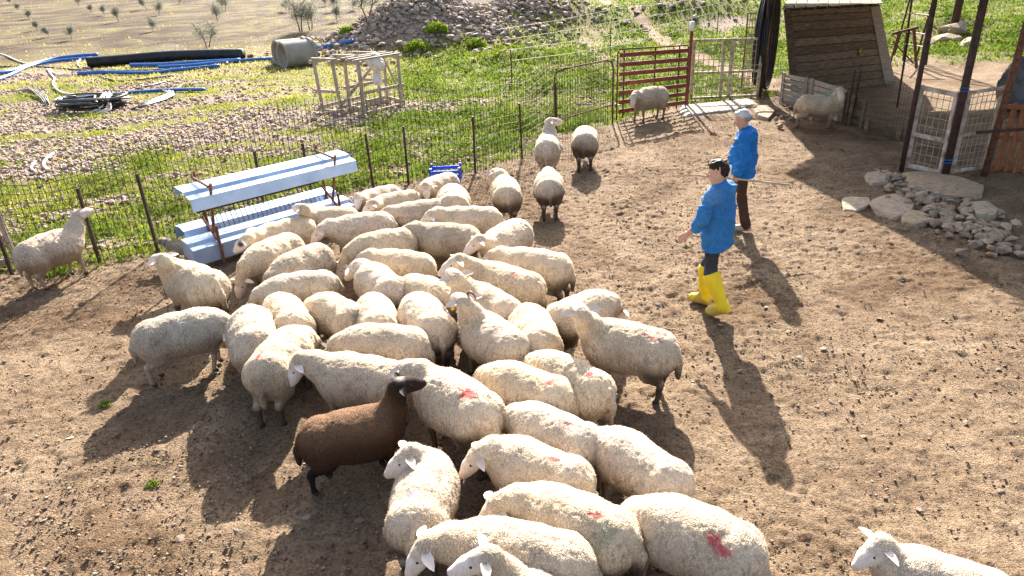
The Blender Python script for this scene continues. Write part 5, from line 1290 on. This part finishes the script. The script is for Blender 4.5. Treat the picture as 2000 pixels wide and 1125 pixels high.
    mz = np.exp(-(np.linalg.norm(V - (P + F * .27), axis=1) / .05) ** 2); sk = sk * (1 - .35 * mz[:, None]) + np.array([.45, .26, .22]) * .35 * mz[:, None]
    if 'e' in flags:
        for sg in (1, -1):
            e = np.exp(-(np.linalg.norm(V - (P + F * .085 + SL * sg * .07 + U * .02), axis=1) / .055) ** 4)
            sk = sk * (1 - e[:, None]) + np.array([.02, .018, .016]) * e[:, None]
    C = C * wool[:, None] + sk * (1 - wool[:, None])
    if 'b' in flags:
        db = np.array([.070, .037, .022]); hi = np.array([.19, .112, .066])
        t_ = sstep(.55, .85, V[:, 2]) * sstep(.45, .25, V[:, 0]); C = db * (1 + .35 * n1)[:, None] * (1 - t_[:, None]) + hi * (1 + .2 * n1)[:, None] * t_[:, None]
        hd_ = sstep(.36, .18, np.linalg.norm(V - (P + F * .14), axis=1)); C = C * (1 - hd_[:, None]) + np.array([.026, .016, .012]) * hd_[:, None]
        pc = np.exp(-(np.linalg.norm(V - (P + U * .09 - F * .01), axis=1) / .05) ** 2); C = C * (1 - pc[:, None]) + np.array([.42, .37, .33]) * pc[:, None]
        lk = sstep(.42, .30, V[:, 2]); C = C * (1 - lk[:, None]) + np.array([.016, .012, .011]) * lk[:, None]
    hoof = sstep(.06, .045, V[:, 2]); C = C * (1 - hoof[:, None]) + np.array([.05, .04, .035]) * hoof[:, None]
    en = .35 * vnoise(V[:, 0]*48, V[:, 1]*48, V[:, 2]*30, 49) + .55 * fbm(V[:, 0]*16 + ox, V[:, 1]*16, V[:, 2]*16, 3, 47)
    for (mx, my, rx, ry, ro, mc, st_) in marks:
        dx, dy = V[:, 0] - mx, V[:, 1] - my - B(mx); c_, s_ = math.cos(ro), math.sin(ro)
        q = np.sqrt(((dx*c_ + dy*s_) / rx) ** 2 + ((-dx*s_ + dy*c_) / ry) ** 2) + en
        k = sstep(1.1, .4, q) * st_ * .88 * (V[:, 2] > .48) * .9; C = C * (1 - k[:, None]) + np.array(mc) * k[:, None]
    C = np.clip(C, .004, .86)
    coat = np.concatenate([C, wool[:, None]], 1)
    gx, gy = mid; 
    t = thing('sheep', label, 'sheep', (gx, gy, float(hbase(gx, gy)) - .004), yaw, 'flock of sheep in the yard')
    t.scale = (s * .95, s * r.uniform(.98, 1.04), s * r.uniform(.97, 1.03))
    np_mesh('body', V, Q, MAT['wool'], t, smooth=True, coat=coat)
    ec = FC * .95 if 'b' not in flags else np.array([.03, .022, .018])
    for sg in (1, -1):
        base = P - F * .005 + SL * sg * .068 + U * .028
        ear_mesh(t, base, SL * sg - F * .15 + U * (.06 if poll[2] > .8 else -.14), U - F * .8, .165, .08, 'skin', ec)
        ball('eye', P + F * .092 + SL * sg * .061 + U * .026, .016, 'eye', t)
    tg = [sg for sg, ch in ((1, 'T'), (-1, 't')) if ch in flags] or ([1] if i == 26 else [])
    for sg in tg:
        q = P + SL * sg * .15 + U * .0 - F * .02
        MB().beam(q - U * .045, q + U * .0, .035, .008, tuple(F)).build('ear_tag', MAT['yellow_tag'], t, world=False)
    if 'b' in flags:
        q = P - F*.01 - SL * .12 + U * .01
        MB().beam(q - U * .03, q + U * .01, .03, .006, tuple(F)).build('ear_tag', MAT['paper'], t, world=False)
    if 'r' in flags:
        m_ = MB(); pts = []
        for q in np.linspace(0, 1, 9): ang = q * 3.6; pts.append(P + U * (.055 + .055 * math.sin(ang)) - F * (.055 - .06 * math.cos(ang)) - SL * (.05 + .05 * q))
        m_.tube(pts, list(np.linspace(.022, .007, 9)), 7); m_.build('horn', MAT['horn'], t, True, world=False)
    nh = int(np.clip(20000 / dist ** 1.05, 1800, 6000))
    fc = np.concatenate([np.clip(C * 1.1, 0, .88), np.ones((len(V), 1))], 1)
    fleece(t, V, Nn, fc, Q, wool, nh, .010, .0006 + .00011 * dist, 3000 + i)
    return t
for i, sp in enumerate(SHEEP): make_sheep(i, sp)
print('sheep', time.time() - T0)
# ================================================================== PEOPLE
def hand(f, w, d, pal, L, side, curl=0.6, spread=1.0, g=0):
    """palm and five fingers: w wrist, d direction of the hand, pal the palm's outward normal (towards which the fingers curl)"""
    d = np.array(d, float); d /= np.linalg.norm(d); pal = np.array(pal, float); pal -= d * (pal @ d); pal /= np.linalg.norm(pal); s = np.cross(d, pal) * side
    for k in range(4): f.cap(w + s * (.010 - .011*k) * 1.1, w + d * .085 * L + s * (.030 - .020*k), .016, .0125, .012, g)
    for k, ln in enumerate((.070, .078, .072, .056)):
        b = w + d * .085 * L + s * (.030 - .020*k); p = b; dd = d.copy()
        for j, fr in enumerate((.45, .32, .23)):
            dd = dd * math.cos(curl * (.5 + .4*j)) + pal * math.sin(curl * (.5 + .4*j)); dd /= np.linalg.norm(dd); dd = dd + s * (.06 * (1.5 - k)) * spread; dd /= np.linalg.norm(dd)
            q = p + dd * ln * fr * L; f.cap(p, q, .0095 - .001*j, .0085 - .001*j, .004, g); p = q
    b = w + d * .02 + s * .022; q = b + (d * .75 + s * .65 + pal * .25) * .042; f.cap(b, q, .014, .0115, .01, g); f.cap(q, q + (d * .9 + s * .1 + pal * .35) * .032, .011, .009, .006, g)
def head_of(f, c, yaw, pitch, hs, nose=1.0, fat=0.0):
    cp, sp, cy, sy = math.cos(pitch), math.sin(pitch), math.cos(yaw), math.sin(yaw)
    X_ = np.array([cy*cp, sy*cp, -sp]); Y_ = np.array([-sy, cy, 0]); Z_ = np.cross(X_, Y_)
    T = lambda x, y, z: c + (X_*x + Y_*y + Z_*z) * hs
    f.ell(T(-.015, 0, .035), (.095*hs, .076*hs, .088*hs), .03, 0, yaw, pitch)             # skull
    f.ell(T(.025, 0, -.03), (.066*hs, .058*hs + fat, .082*hs), .03, 0, yaw, pitch)          # face
    f.cap(T(.045, 0, -.085), T(.062, 0, -.092), .03*hs, .022*hs, .03)                      # chin
    for s in (1, -1):
        f.cap(T(-.01, s*.055, -.04), T(.045, s*.03, -.085), .022*hs, .02*hs, .03)           # jaw
        f.ell(T(.062, s*.036, -.02), (.022*hs, .022*hs, .02*hs), .02, 0, yaw, pitch)        # cheek
        f.cap(T(.078, s*.014, .028), T(.066, s*.05, .024), .011*hs, .009*hs, .012)          # brow
        f.cap(T(-.012, s*.075, .012), T(-.016, s*.079, -.022), .013*hs, .009*hs, .006); f.ell(T(-.016, s*.082, .002), (.018*hs, .007*hs, .030*hs), .006, 0, yaw, pitch)   # ear
    f.cap(T(.088, 0, .012), T(.112*1.0, 0, -.022), .009*hs, .014*hs*nose, .012); f.ell(T(.104, 0, -.028), (.015*hs, .017*hs, .010*hs), .008, 0, yaw, pitch)   # nose
    f.cap(T(.088, .017, -.055), T(.088, -.017, -.055), .0085*hs, .0085*hs, .008); f.cap(T(.085, .014, -.066), T(.085, -.014, -.066), .0085*hs, .0085*hs, .006)   # lips
    return T, X_, Y_, Z_
def person(spec):
    loc, yaw = spec['loc'], spec['yaw']
    t = thing('person', spec['label'], 'person', loc, yaw, None)
    J = {k: np.array(v, float) for k, v in spec['J'].items()}; sk = np.array(spec['skin']); hs = spec.get('hs', 1.0); bl = spec.get('belly', 0.0)
    f = Field()
    T, X_, Y_, Z_ = head_of(f, J['head'], R(spec['hyaw']), R(spec['hpitch']), hs, 1.0, spec.get('hfat', 0))
    f.chain([J['neck'] - (0, 0, .04), J['head'] + (-.025, 0, -.05)], [.060, .056], .04)
    f.chain([J['pelvis'], J['waist'], J['chest'], J['neck'] - (.01, 0, .06)], [.115, .11, .12, .065], .08)
    for s in 'LR':
        f.cap(J['chest'] + (0, 0, .09), J['sh' + s], .06, .058, .06)
        f.chain([J['sh' + s], J['el' + s], J['wr' + s]], [.052, .038, .027], .02)
        f.chain([J['hip' + s], J['kn' + s], J['an' + s]], [.072, .05, .036], .03)
        f.cap(J['an' + s] - (.03, 0, .04), J['toe' + s], .035, .028, .02)
        h_ = spec['hand' + s]; hand(f, J['wr' + s], h_[0], h_[1], 1.0, h_[2], h_[3])
    V, Q = f.mesh(.0085); 
    col = np.tile(sk, (len(V), 1)) * (1 + .06 * fbm(V[:, 0]*12, V[:, 1]*12, V[:, 2]*12, 2, 3))[:, None]
    lip = np.exp(-(np.linalg.norm((V - T(.092, 0, -.060)) * (1, 1, 1.6), axis=1) / .022) ** 2); col = col * (1 - .4*lip[:, None]) + np.array([.42, .16, .13]) * .4 * lip[:, None]
    if spec.get('stub'): 
        q = np.exp(-(np.linalg.norm(V - T(.05, 0, -.075), axis=1) / .06) ** 3) * .35; col = col * (1 - q[:, None]) + np.array([.16, .12, .11]) * q[:, None]
    np_mesh('body', V, Q, MAT['skin'], t, True, coat=np.concatenate([col, np.zeros((len(V), 1))], 1))
    for s in (1, -1):
        ball('eye', T(.079, s*.031, .008), .0105, 'paper', t); ball('pupil', T(.0875, s*.031, .008), .0045, 'eye', t)
        MB().tube([T(.088, s*.014, .030), T(.082, s*.034, .034), T(.070, s*.052, .026)], [.004, .0045, .002], 5).build('eyebrow', MAT['eye'] if not spec.get('grey') else MAT['grey_board'], t, True, world=False)
    # hair
    f = Field()
    f.ell(T(-.024, 0, .045), (.096*hs, .079*hs, .090*hs), .03, 0, R(spec['hyaw']), R(spec['hpitch']))
    f.ell(T(-.055, 0, .00), (.068*hs, .074*hs, .075*hs), .03, 0, R(spec['hyaw']), R(spec['hpitch']))
    if not spec.get('grey'): f.ell(T(.022, .0, .096), (.058*hs, .066*hs, .036*hs), .03, 0, R(spec['hyaw']), R(spec['hpitch']) - .2)
    else: f.ell(T(.02, .0, .092), (.06*hs, .062*hs, .03*hs), .03, 0, R(spec['hyaw']), R(spec['hpitch']) - .3)
    c0_, line = J['head'], spec.get('hairline', .035)
    V, Q = f.mesh(.009)
    q = (V - c0_); x_, y_, z_ = q @ X_ / hs, q @ Y_ / hs, q @ Z_ / hs
    keep = (z_ > np.where(x_ > .03, .052, np.where(x_ > -.03, .012, -.062))) 
    fk = keep[Q].all(1); Q = Q[fk]; used = np.unique(Q); mp = np.full(len(V), -1); mp[used] = np.arange(len(used)); V, Q = V[used], mp[Q]
    V = V + normals(V, Q) * (.011 * fbm(V[:, 0]*38, V[:, 1]*38, V[:, 2]*26, 2, 8))[:, None]
    hc_ = np.array(spec['hair']); side = sstep(.05, .0, (V - c0_) @ Z_); col = np.tile(hc_, (len(V), 1)) * (1 - (.45 if spec.get('grey') else 0) * side)[:, None] * (1 + .35 * fbm(V[:, 0]*40, V[:, 1]*40, V[:, 2]*14, 2, 9))[:, None]
    np_mesh('hair', V, Q, MAT['hair'], t, True, coat=np.concatenate([np.clip(col, 0, 1), np.ones((len(V), 1))], 1))
    # shirt
    f = Field()
    hem = spec.get('hem', -.02)
    f.chain([J['pelvis'] + (-.01, 0, -.16), J['waist'], J['chest'] + (0, 0, -.03)], [.140, .132, .146], .08)
    for sg in (1, -1): f.cap(J['pelvis'] + (-.008, sg*.08, -.18), J['waist'] + (0, sg*.045, 0), .130, .106, .06)
    for s, sg in (('L', 1), ('R', -1)):
        f.cap(J['waist'] + (0, sg*.045, -.10), J['chest'] + (0, sg*.055, .03), .100, .130, .05)
        f.cap(J['chest'] + (-.01, sg*.06, .08), J['sh' + s] + (0, -sg*.01, -.01), .095, .072, .07)
        el, wr = J['el' + s], J['wr' + s]; fr = spec['sleeve' + s]
        f.cap(J['sh' + s] - (0, 0, .01), el, .074, .058, .03, 1); f.cap(el, el + (wr - el) * fr, .058, .049, .03, 1)
        if fr < .8:
            e = el + (wr - el) * fr; dd = (wr - el) / np.linalg.norm(wr - el); f.cap(e - dd * .03, e, .057, .057, .01, 1)
        else: e = el + (wr - el) * fr; dd = (wr - el) / np.linalg.norm(wr - el); f.cap(e - dd * .045, e, .047, .044, .01, 1)
    if bl: f.ell(J['waist'] + (.06, 0, -.02), (.15, .165, .19), .08)
    f.cap(J['neck'] + (-.01, 0, -.05), J['neck'] + (-.005, 0, -.01), .085, .070, .05)
    bot = J['pelvis'][2] + hem - .10
    V, Q = f.mesh(.0115); Nn = normals(V, Q)
    wr_ = fbm(V[:, 0]*9, V[:, 1]*9, V[:, 2]*16, 3, 33); ridge = 1 - 2 * np.abs(fbm(V[:, 0]*7 + V[:, 2]*6, V[:, 1]*7, V[:, 2]*7, 2, 43))
    fold = np.clip(1 - 3 * np.abs(vnoise(V[:, 0]*5 + V[:, 2]*9, V[:, 1]*5 - V[:, 2]*7, V[:, 2]*3, 63)), 0, 1)
    V = V + Nn * (.007 * wr_ + .008 * ridge * sstep(1.35, 1.1, V[:, 2]) + .022 * fold)[:, None]
    cutz = J['pelvis'][2] + hem + .018 * np.sin(2 * np.arctan2(V[:, 1], V[:, 0]) + .8)
    inn = (V[:, 2] < cutz) & (f.dist(V, (0,)) < f.dist(V, (1,)) + .004)
    Q = Q[~inn[Q].any(1)]
    sc_ = np.array(spec['shirt']); col = np.tile(sc_, (len(V), 1)) * (1 + .10 * wr_ + .12 * fold - .06)[:, None]
    for s in 'LR':
        e = np.exp(-(np.linalg.norm(V - J['sh' + s], axis=1) / .10) ** 2) * .38 + np.exp(-(np.linalg.norm(V - J['el' + s], axis=1) / .06) ** 2) * .18
        col = col * (1 - e[:, None]) + np.array([.22, .42, .66]) * e[:, None] if spec.get('denim') else col
    np_mesh('shirt', V, Q, MAT['cloth'], t, True, coat=np.concatenate([np.clip(col, 0, 1), np.ones((len(V), 1))], 1))
    # collar
    m_ = MB(); n = 16; vs = []
    cc = J['neck'] + (-.005, 0, 0)
    for ro, z_, op in ((.080, -.035, 0), (.076, .022, 0), (.096, -.028, 0)):
        for k in range(n + 1):
            a = .45 + (2 * math.pi - .9) * k / n; vs.append(cc + np.array([math.cos(a) * ro * 1.05, math.sin(a) * ro, z_ + .012 * -math.cos(a) - (.02 if (ro > .09 and k in (0, n)) else 0)]))
    m = n + 1; m_.add(vs, [(i, i+1, m+i+1, m+i) for i in range(n)] + [(m+i, m+i+1, 2*m+i+1, 2*m+i) for i in range(n)])
    o = m_.build('collar', MAT['cloth'], t, True, world=False); a_ = o.data.color_attributes.new('coat', 'FLOAT_COLOR', 'POINT'); a_.data.foreach_set('color', np.tile(np.array([*sc_, 1.0], np.float32), len(o.data.vertices)))
    # trousers
    f = Field()
    f.cap(J['pelvis'] + (0, .05, .05), J['pelvis'] + (0, -.05, .05), .088, .088, .05)
    for s, sg in (('L', 1), ('R', -1)):
        en = J['an' + s] if not spec.get('boots') else J['kn' + s] + (J['an' + s] - J['kn' + s]) * .35
        f.chain([J['hip' + s], J['kn' + s], en], [.084, .066, spec.get('cuff', .060)], .05)
        f.ell(J['hip' + s] + (-.03, 0, -.02), (.075, .07, .09), .06)
    V, Q = f.mesh(.0115); Nn = normals(V, Q); wr_ = fbm(V[:, 0]*12, V[:, 1]*12, V[:, 2]*18, 3, 53)
    V = V + Nn * (.007 * wr_)[:, None]
    tc_ = np.array(spec['trousers']); col = np.tile(tc_, (len(V), 1)) * (1 + .22 * wr_)[:, None]
    if 'dust' in spec: q = sstep(.62, .40, V[:, 2]); col = col * (1 - q[:, None]) + np.array(spec['dust']) * q[:, None]
    np_mesh('trousers', V, Q, MAT['cloth'], t, True, coat=np.concatenate([np.clip(col, 0, 1), np.ones((len(V), 1))], 1))
    # footwear, one object per foot
    for s in 'LR':
        f = Field(); an, toe, kn = J['an' + s], J['toe' + s], J['kn' + s]
        fd = toe - an; fd = np.array([fd[0], fd[1], 0]); fd /= np.linalg.norm(fd)
        heel = an - fd * .045 + (0, 0, -.045 + (.0))
        if spec.get('boots'):
            up_ = kn + (an - kn) * .24
            f.chain([up_, up_ + (an - up_) * .6, an], [.092, .068, .058], .03); f.cap(heel, toe - fd * .02, .047, .048, .05); f.cap(an, toe - fd*.06, .055, .045, .05)
            d_ = (up_ - an) / np.linalg.norm(up_ - an); f.cap(up_ + d_ * .03, up_ + d_ * .04, .095, .095, .01)
        else:
            f.cap(heel, toe, .042, .036, .04); f.cap(an - (0, 0, .02), toe - fd * .08, .046, .036, .05)
        V, Q = f.mesh(.009)
        cut = min(toe[2], heel[2]) - .034; 
        bc = np.array(spec['shoe']); col = np.tile(bc, (len(V), 1))
        mudd = sstep(.0, .5, fbm(V[:, 0]*11, V[:, 1]*11, V[:, 2]*7, 3, 71) + .9 * sstep(.22, .0, V[:, 2]) - .35) * .55; col = col * (1 - mudd[:, None]) + np.array([.26, .20, .13]) * mudd[:, None]
        sole = sstep(.035, .02, (V[:, 2] - heel[2]) + .043 - ((V - heel) @ fd) / .2 * (toe[2] - heel[2])); col = col * (1 - sole[:, None]) + np.array(spec['sole']) * sole[:, None]
        np_mesh('boot' if spec.get('boots') else 'shoe', V, Q, MAT['rubber'], t, True, coat=np.concatenate([col, np.zeros((len(V), 1))], 1))
    return t, J
gy = ground_point(1384, 606)
young, JY = person(dict(loc=(gy[0] + .03, gy[1] + .02, 0), yaw=R(134), label='dark haired person in a denim blue shirt and yellow rubber boots walking behind the flock',
    J=dict(pelvis=(0, 0, .90), waist=(.0, 0, 1.06), chest=(.015, 0, 1.27), neck=(.015, 0, 1.45), head=(.055, 0.0, 1.575),
           shL=(.0, .175, 1.385), elL=(.05, .265, 1.115), wrL=(.20, .285, .93), shR=(.01, -.175, 1.385), elR=(.0, -.225, 1.11), wrR=(.12, -.20, .90),
           hipL=(0, .085, .88), knL=(-.02, .105, .485), anL=(-.19, .105, .145), toeL=(-.04, .14, .05), hipR=(0, -.085, .88), knR=(.135, -.085, .48), anR=(.14, -.08, .085), toeR=(.30, -.07, .042)),
    hyaw=30, hpitch=14, skin=(.50, .30, .215), hair=(.022, .016, .013), shirt=(.028, .155, .40), denim=True, trousers=(.038, .040, .050), dust=(.055, .065, .095), boots=True,
    shoe=(.80, .60, .03), sole=(.45, .36, .10), sleeveL=.34, sleeveR=.35, hem=-.13, handL=((.75, .05, -.6), (-.2, -1, -.2), 1, .55), handR=((.5, .0, -.8), (0, 1, -.2), -1, .6)))
go = ground_point(1446, 446)
old, JO = person(dict(loc=(go[0] - .03, go[1] + .02, 0), yaw=R(152), label='white haired person in a bright blue shirt and brown trousers holding a stick',
    J=dict(pelvis=(0, 0, .90), waist=(.0, 0, 1.06), chest=(.0, 0, 1.28), neck=(.03, 0, 1.465), head=(.085, 0.0, 1.585),
           shL=(.0, .19, 1.395), elL=(-.055, .285, 1.12), wrL=(.03, .315, .89), shR=(.01, -.19, 1.395), elR=(.05, -.245, 1.13), wrR=(.22, -.16, .98),
           hipL=(0, .09, .88), knL=(-.03, .10, .475), anL=(-.12, .10, .085), toeL=(.055, .125, .042), hipR=(0, -.09, .88), knR=(.17, -.09, .49), anR=(.22, -.085, .10), toeR=(.40, -.08, .06)),
    hyaw=14, hpitch=20, skin=(.47, .27, .20), hair=(.46, .46, .47), grey=True, stub=True, hfat=.006, belly=1, shirt=(.016, .145, .44), trousers=(.060, .032, .022), cuff=.072,
    shoe=(.52, .45, .35), sole=(.40, .34, .27), sleeveL=.93, sleeveR=.93, hem=-.10, handL=((.25, .05, -.95), (.3, -1, 0), 1, 1.15), handR=((.8, .5, -.3), (0, .5, -.8), -1, .9)))
def to_world(t, p):
    c, s = math.cos(t.rotation_euler.z), math.sin(t.rotation_euler.z); return np.array([t.location.x + p[0]*c - p[1]*s, t.location.y + p[0]*s + p[1]*c, t.location.z + p[2]])
hc0 = to_world(old, JO['wrL'] + np.array([.035, .005, -.085]))
m_ = MB(); a, b = hc0 + np.array([-.62, .02, .10]), hc0 + np.array([.72, -.16, -.06])
m_.tube([a, a * .6 + b * .4 + (0, 0, .008), b], [.011, .013, .015], 7); tag(m_.build('stick', MAT['stick_wood'], None, True), 'long pale wooden stick held level in the hand of the white haired person', 'stick')
PD = old.location.y - .27                                   # a sheet hanging in front of the belly, on the near side
P_ = [at_y(px, py, PD + k) for px, py, k in ((1404, 320, .02), (1430, 323, .0), (1425, 349, -.01), (1414, 338, .0))]; nn_ = np.array([0, 1.0, 0])
m_ = MB(); m_.add([p + nn_*.0 for p in P_] + [p + nn_*.004 for p in P_], [(0,1,2,3), (7,6,5,4), (0,4,5,1), (1,5,6,2), (2,6,7,3), (3,7,4,0)]); tag(m_.build('paper_sheet', MAT['paper']), 'white folded paper held at the belly of the white haired person', 'paper')

# ================================================================== DOG
gd = ground_point(352, 516)
dog = thing('dog', 'tan dog with a dark muzzle and blue collar at the end of the trough', 'dog', gd + np.array([.06, -.02, 0]), R(165)); dog.scale = (.68, .68, .68)
f = Field(); hd = np.array([.36, .04, .52])
f.chain([(-.30, 0, .33), (-.05, 0, .37), (.16, 0, .40)], [.115, .125, .135], .08).cap((.20, 0, .45), hd + (-.03, 0, -.02), .10, .075, .06)
f.ell(hd, (.085, .075, .075), .03).cap(hd + (.06, .01, -.02), hd + (.15, .02, -.045), .045, .034, .03, 1)
for sg in (1, -1):
    f.chain([(.18, sg*.075, .33), (.17, sg*.075, .19), (.175, sg*.075, .04)], [.06, .036, .027], .03).cap((.175, sg*.075, .03), (.22, sg*.075, .025), .03, .026, .02)
    f.chain([(-.30, sg*.08, .33), (-.22, sg*.09, .22), (-.33, sg*.085, .14), (-.31, sg*.085, .04)], [.095, .06, .033, .026], .03).cap((-.31, sg*.085, .03), (-.26, sg*.085, .025), .03, .026, .02)
    f.chain([hd + (-.02, sg*.065, .04), hd + (-.01, sg*.095, -.03)], [.03, .014], .015, 2)
f.chain([(-.41, 0, .36), (-.50, .03, .26), (-.50, .05, .14)], [.035, .03, .015], .03)
V, Q = f.mesh(.014); Nn = normals(V, Q); n1 = fbm(V[:, 0]*14, V[:, 1]*14, V[:, 2]*14, 3, 4); V = V + Nn * (.005 * n1)[:, None]
col = np.tile(np.array([.30, .245, .17]), (len(V), 1)) * (1 + .25 * n1)[:, None]
k = sstep(.03, -.01, f.dist(V, (1,))) ; col = col * (1 - .9*k[:, None]) + np.array([.03, .025, .022]) * .9 * k[:, None]
k = sstep(.02, -.01, f.dist(V, (2,))) * .6; col = col * (1 - k[:, None]) + np.array([.08, .06, .045]) * k[:, None]
np_mesh('body', V, Q, MAT['wool'], dog, True, coat=np.concatenate([np.clip(col, 0, 1), np.full((len(V), 1), .3)], 1))
for sg in (1, -1): ball('eye', hd + (.055, sg*.045, .022), .011, 'eye', dog)
nk = np.array([.27, .02, .475]); ax_ = (hd - np.array([.2, 0, .45])); ax_ /= np.linalg.norm(ax_); e1 = np.cross(ax_, (0, 0, 1.0)); e1 /= np.linalg.norm(e1); e2 = np.cross(ax_, e1)
m_ = MB(); m_.tube([nk + (e1 * math.cos(a) + e2 * math.sin(a)) * .093 for a in np.linspace(0, 6.283, 25)], .013, 6, False); m_.build('collar', MAT['blue_collar'], dog, True, world=False)
print('done', time.time() - T0)
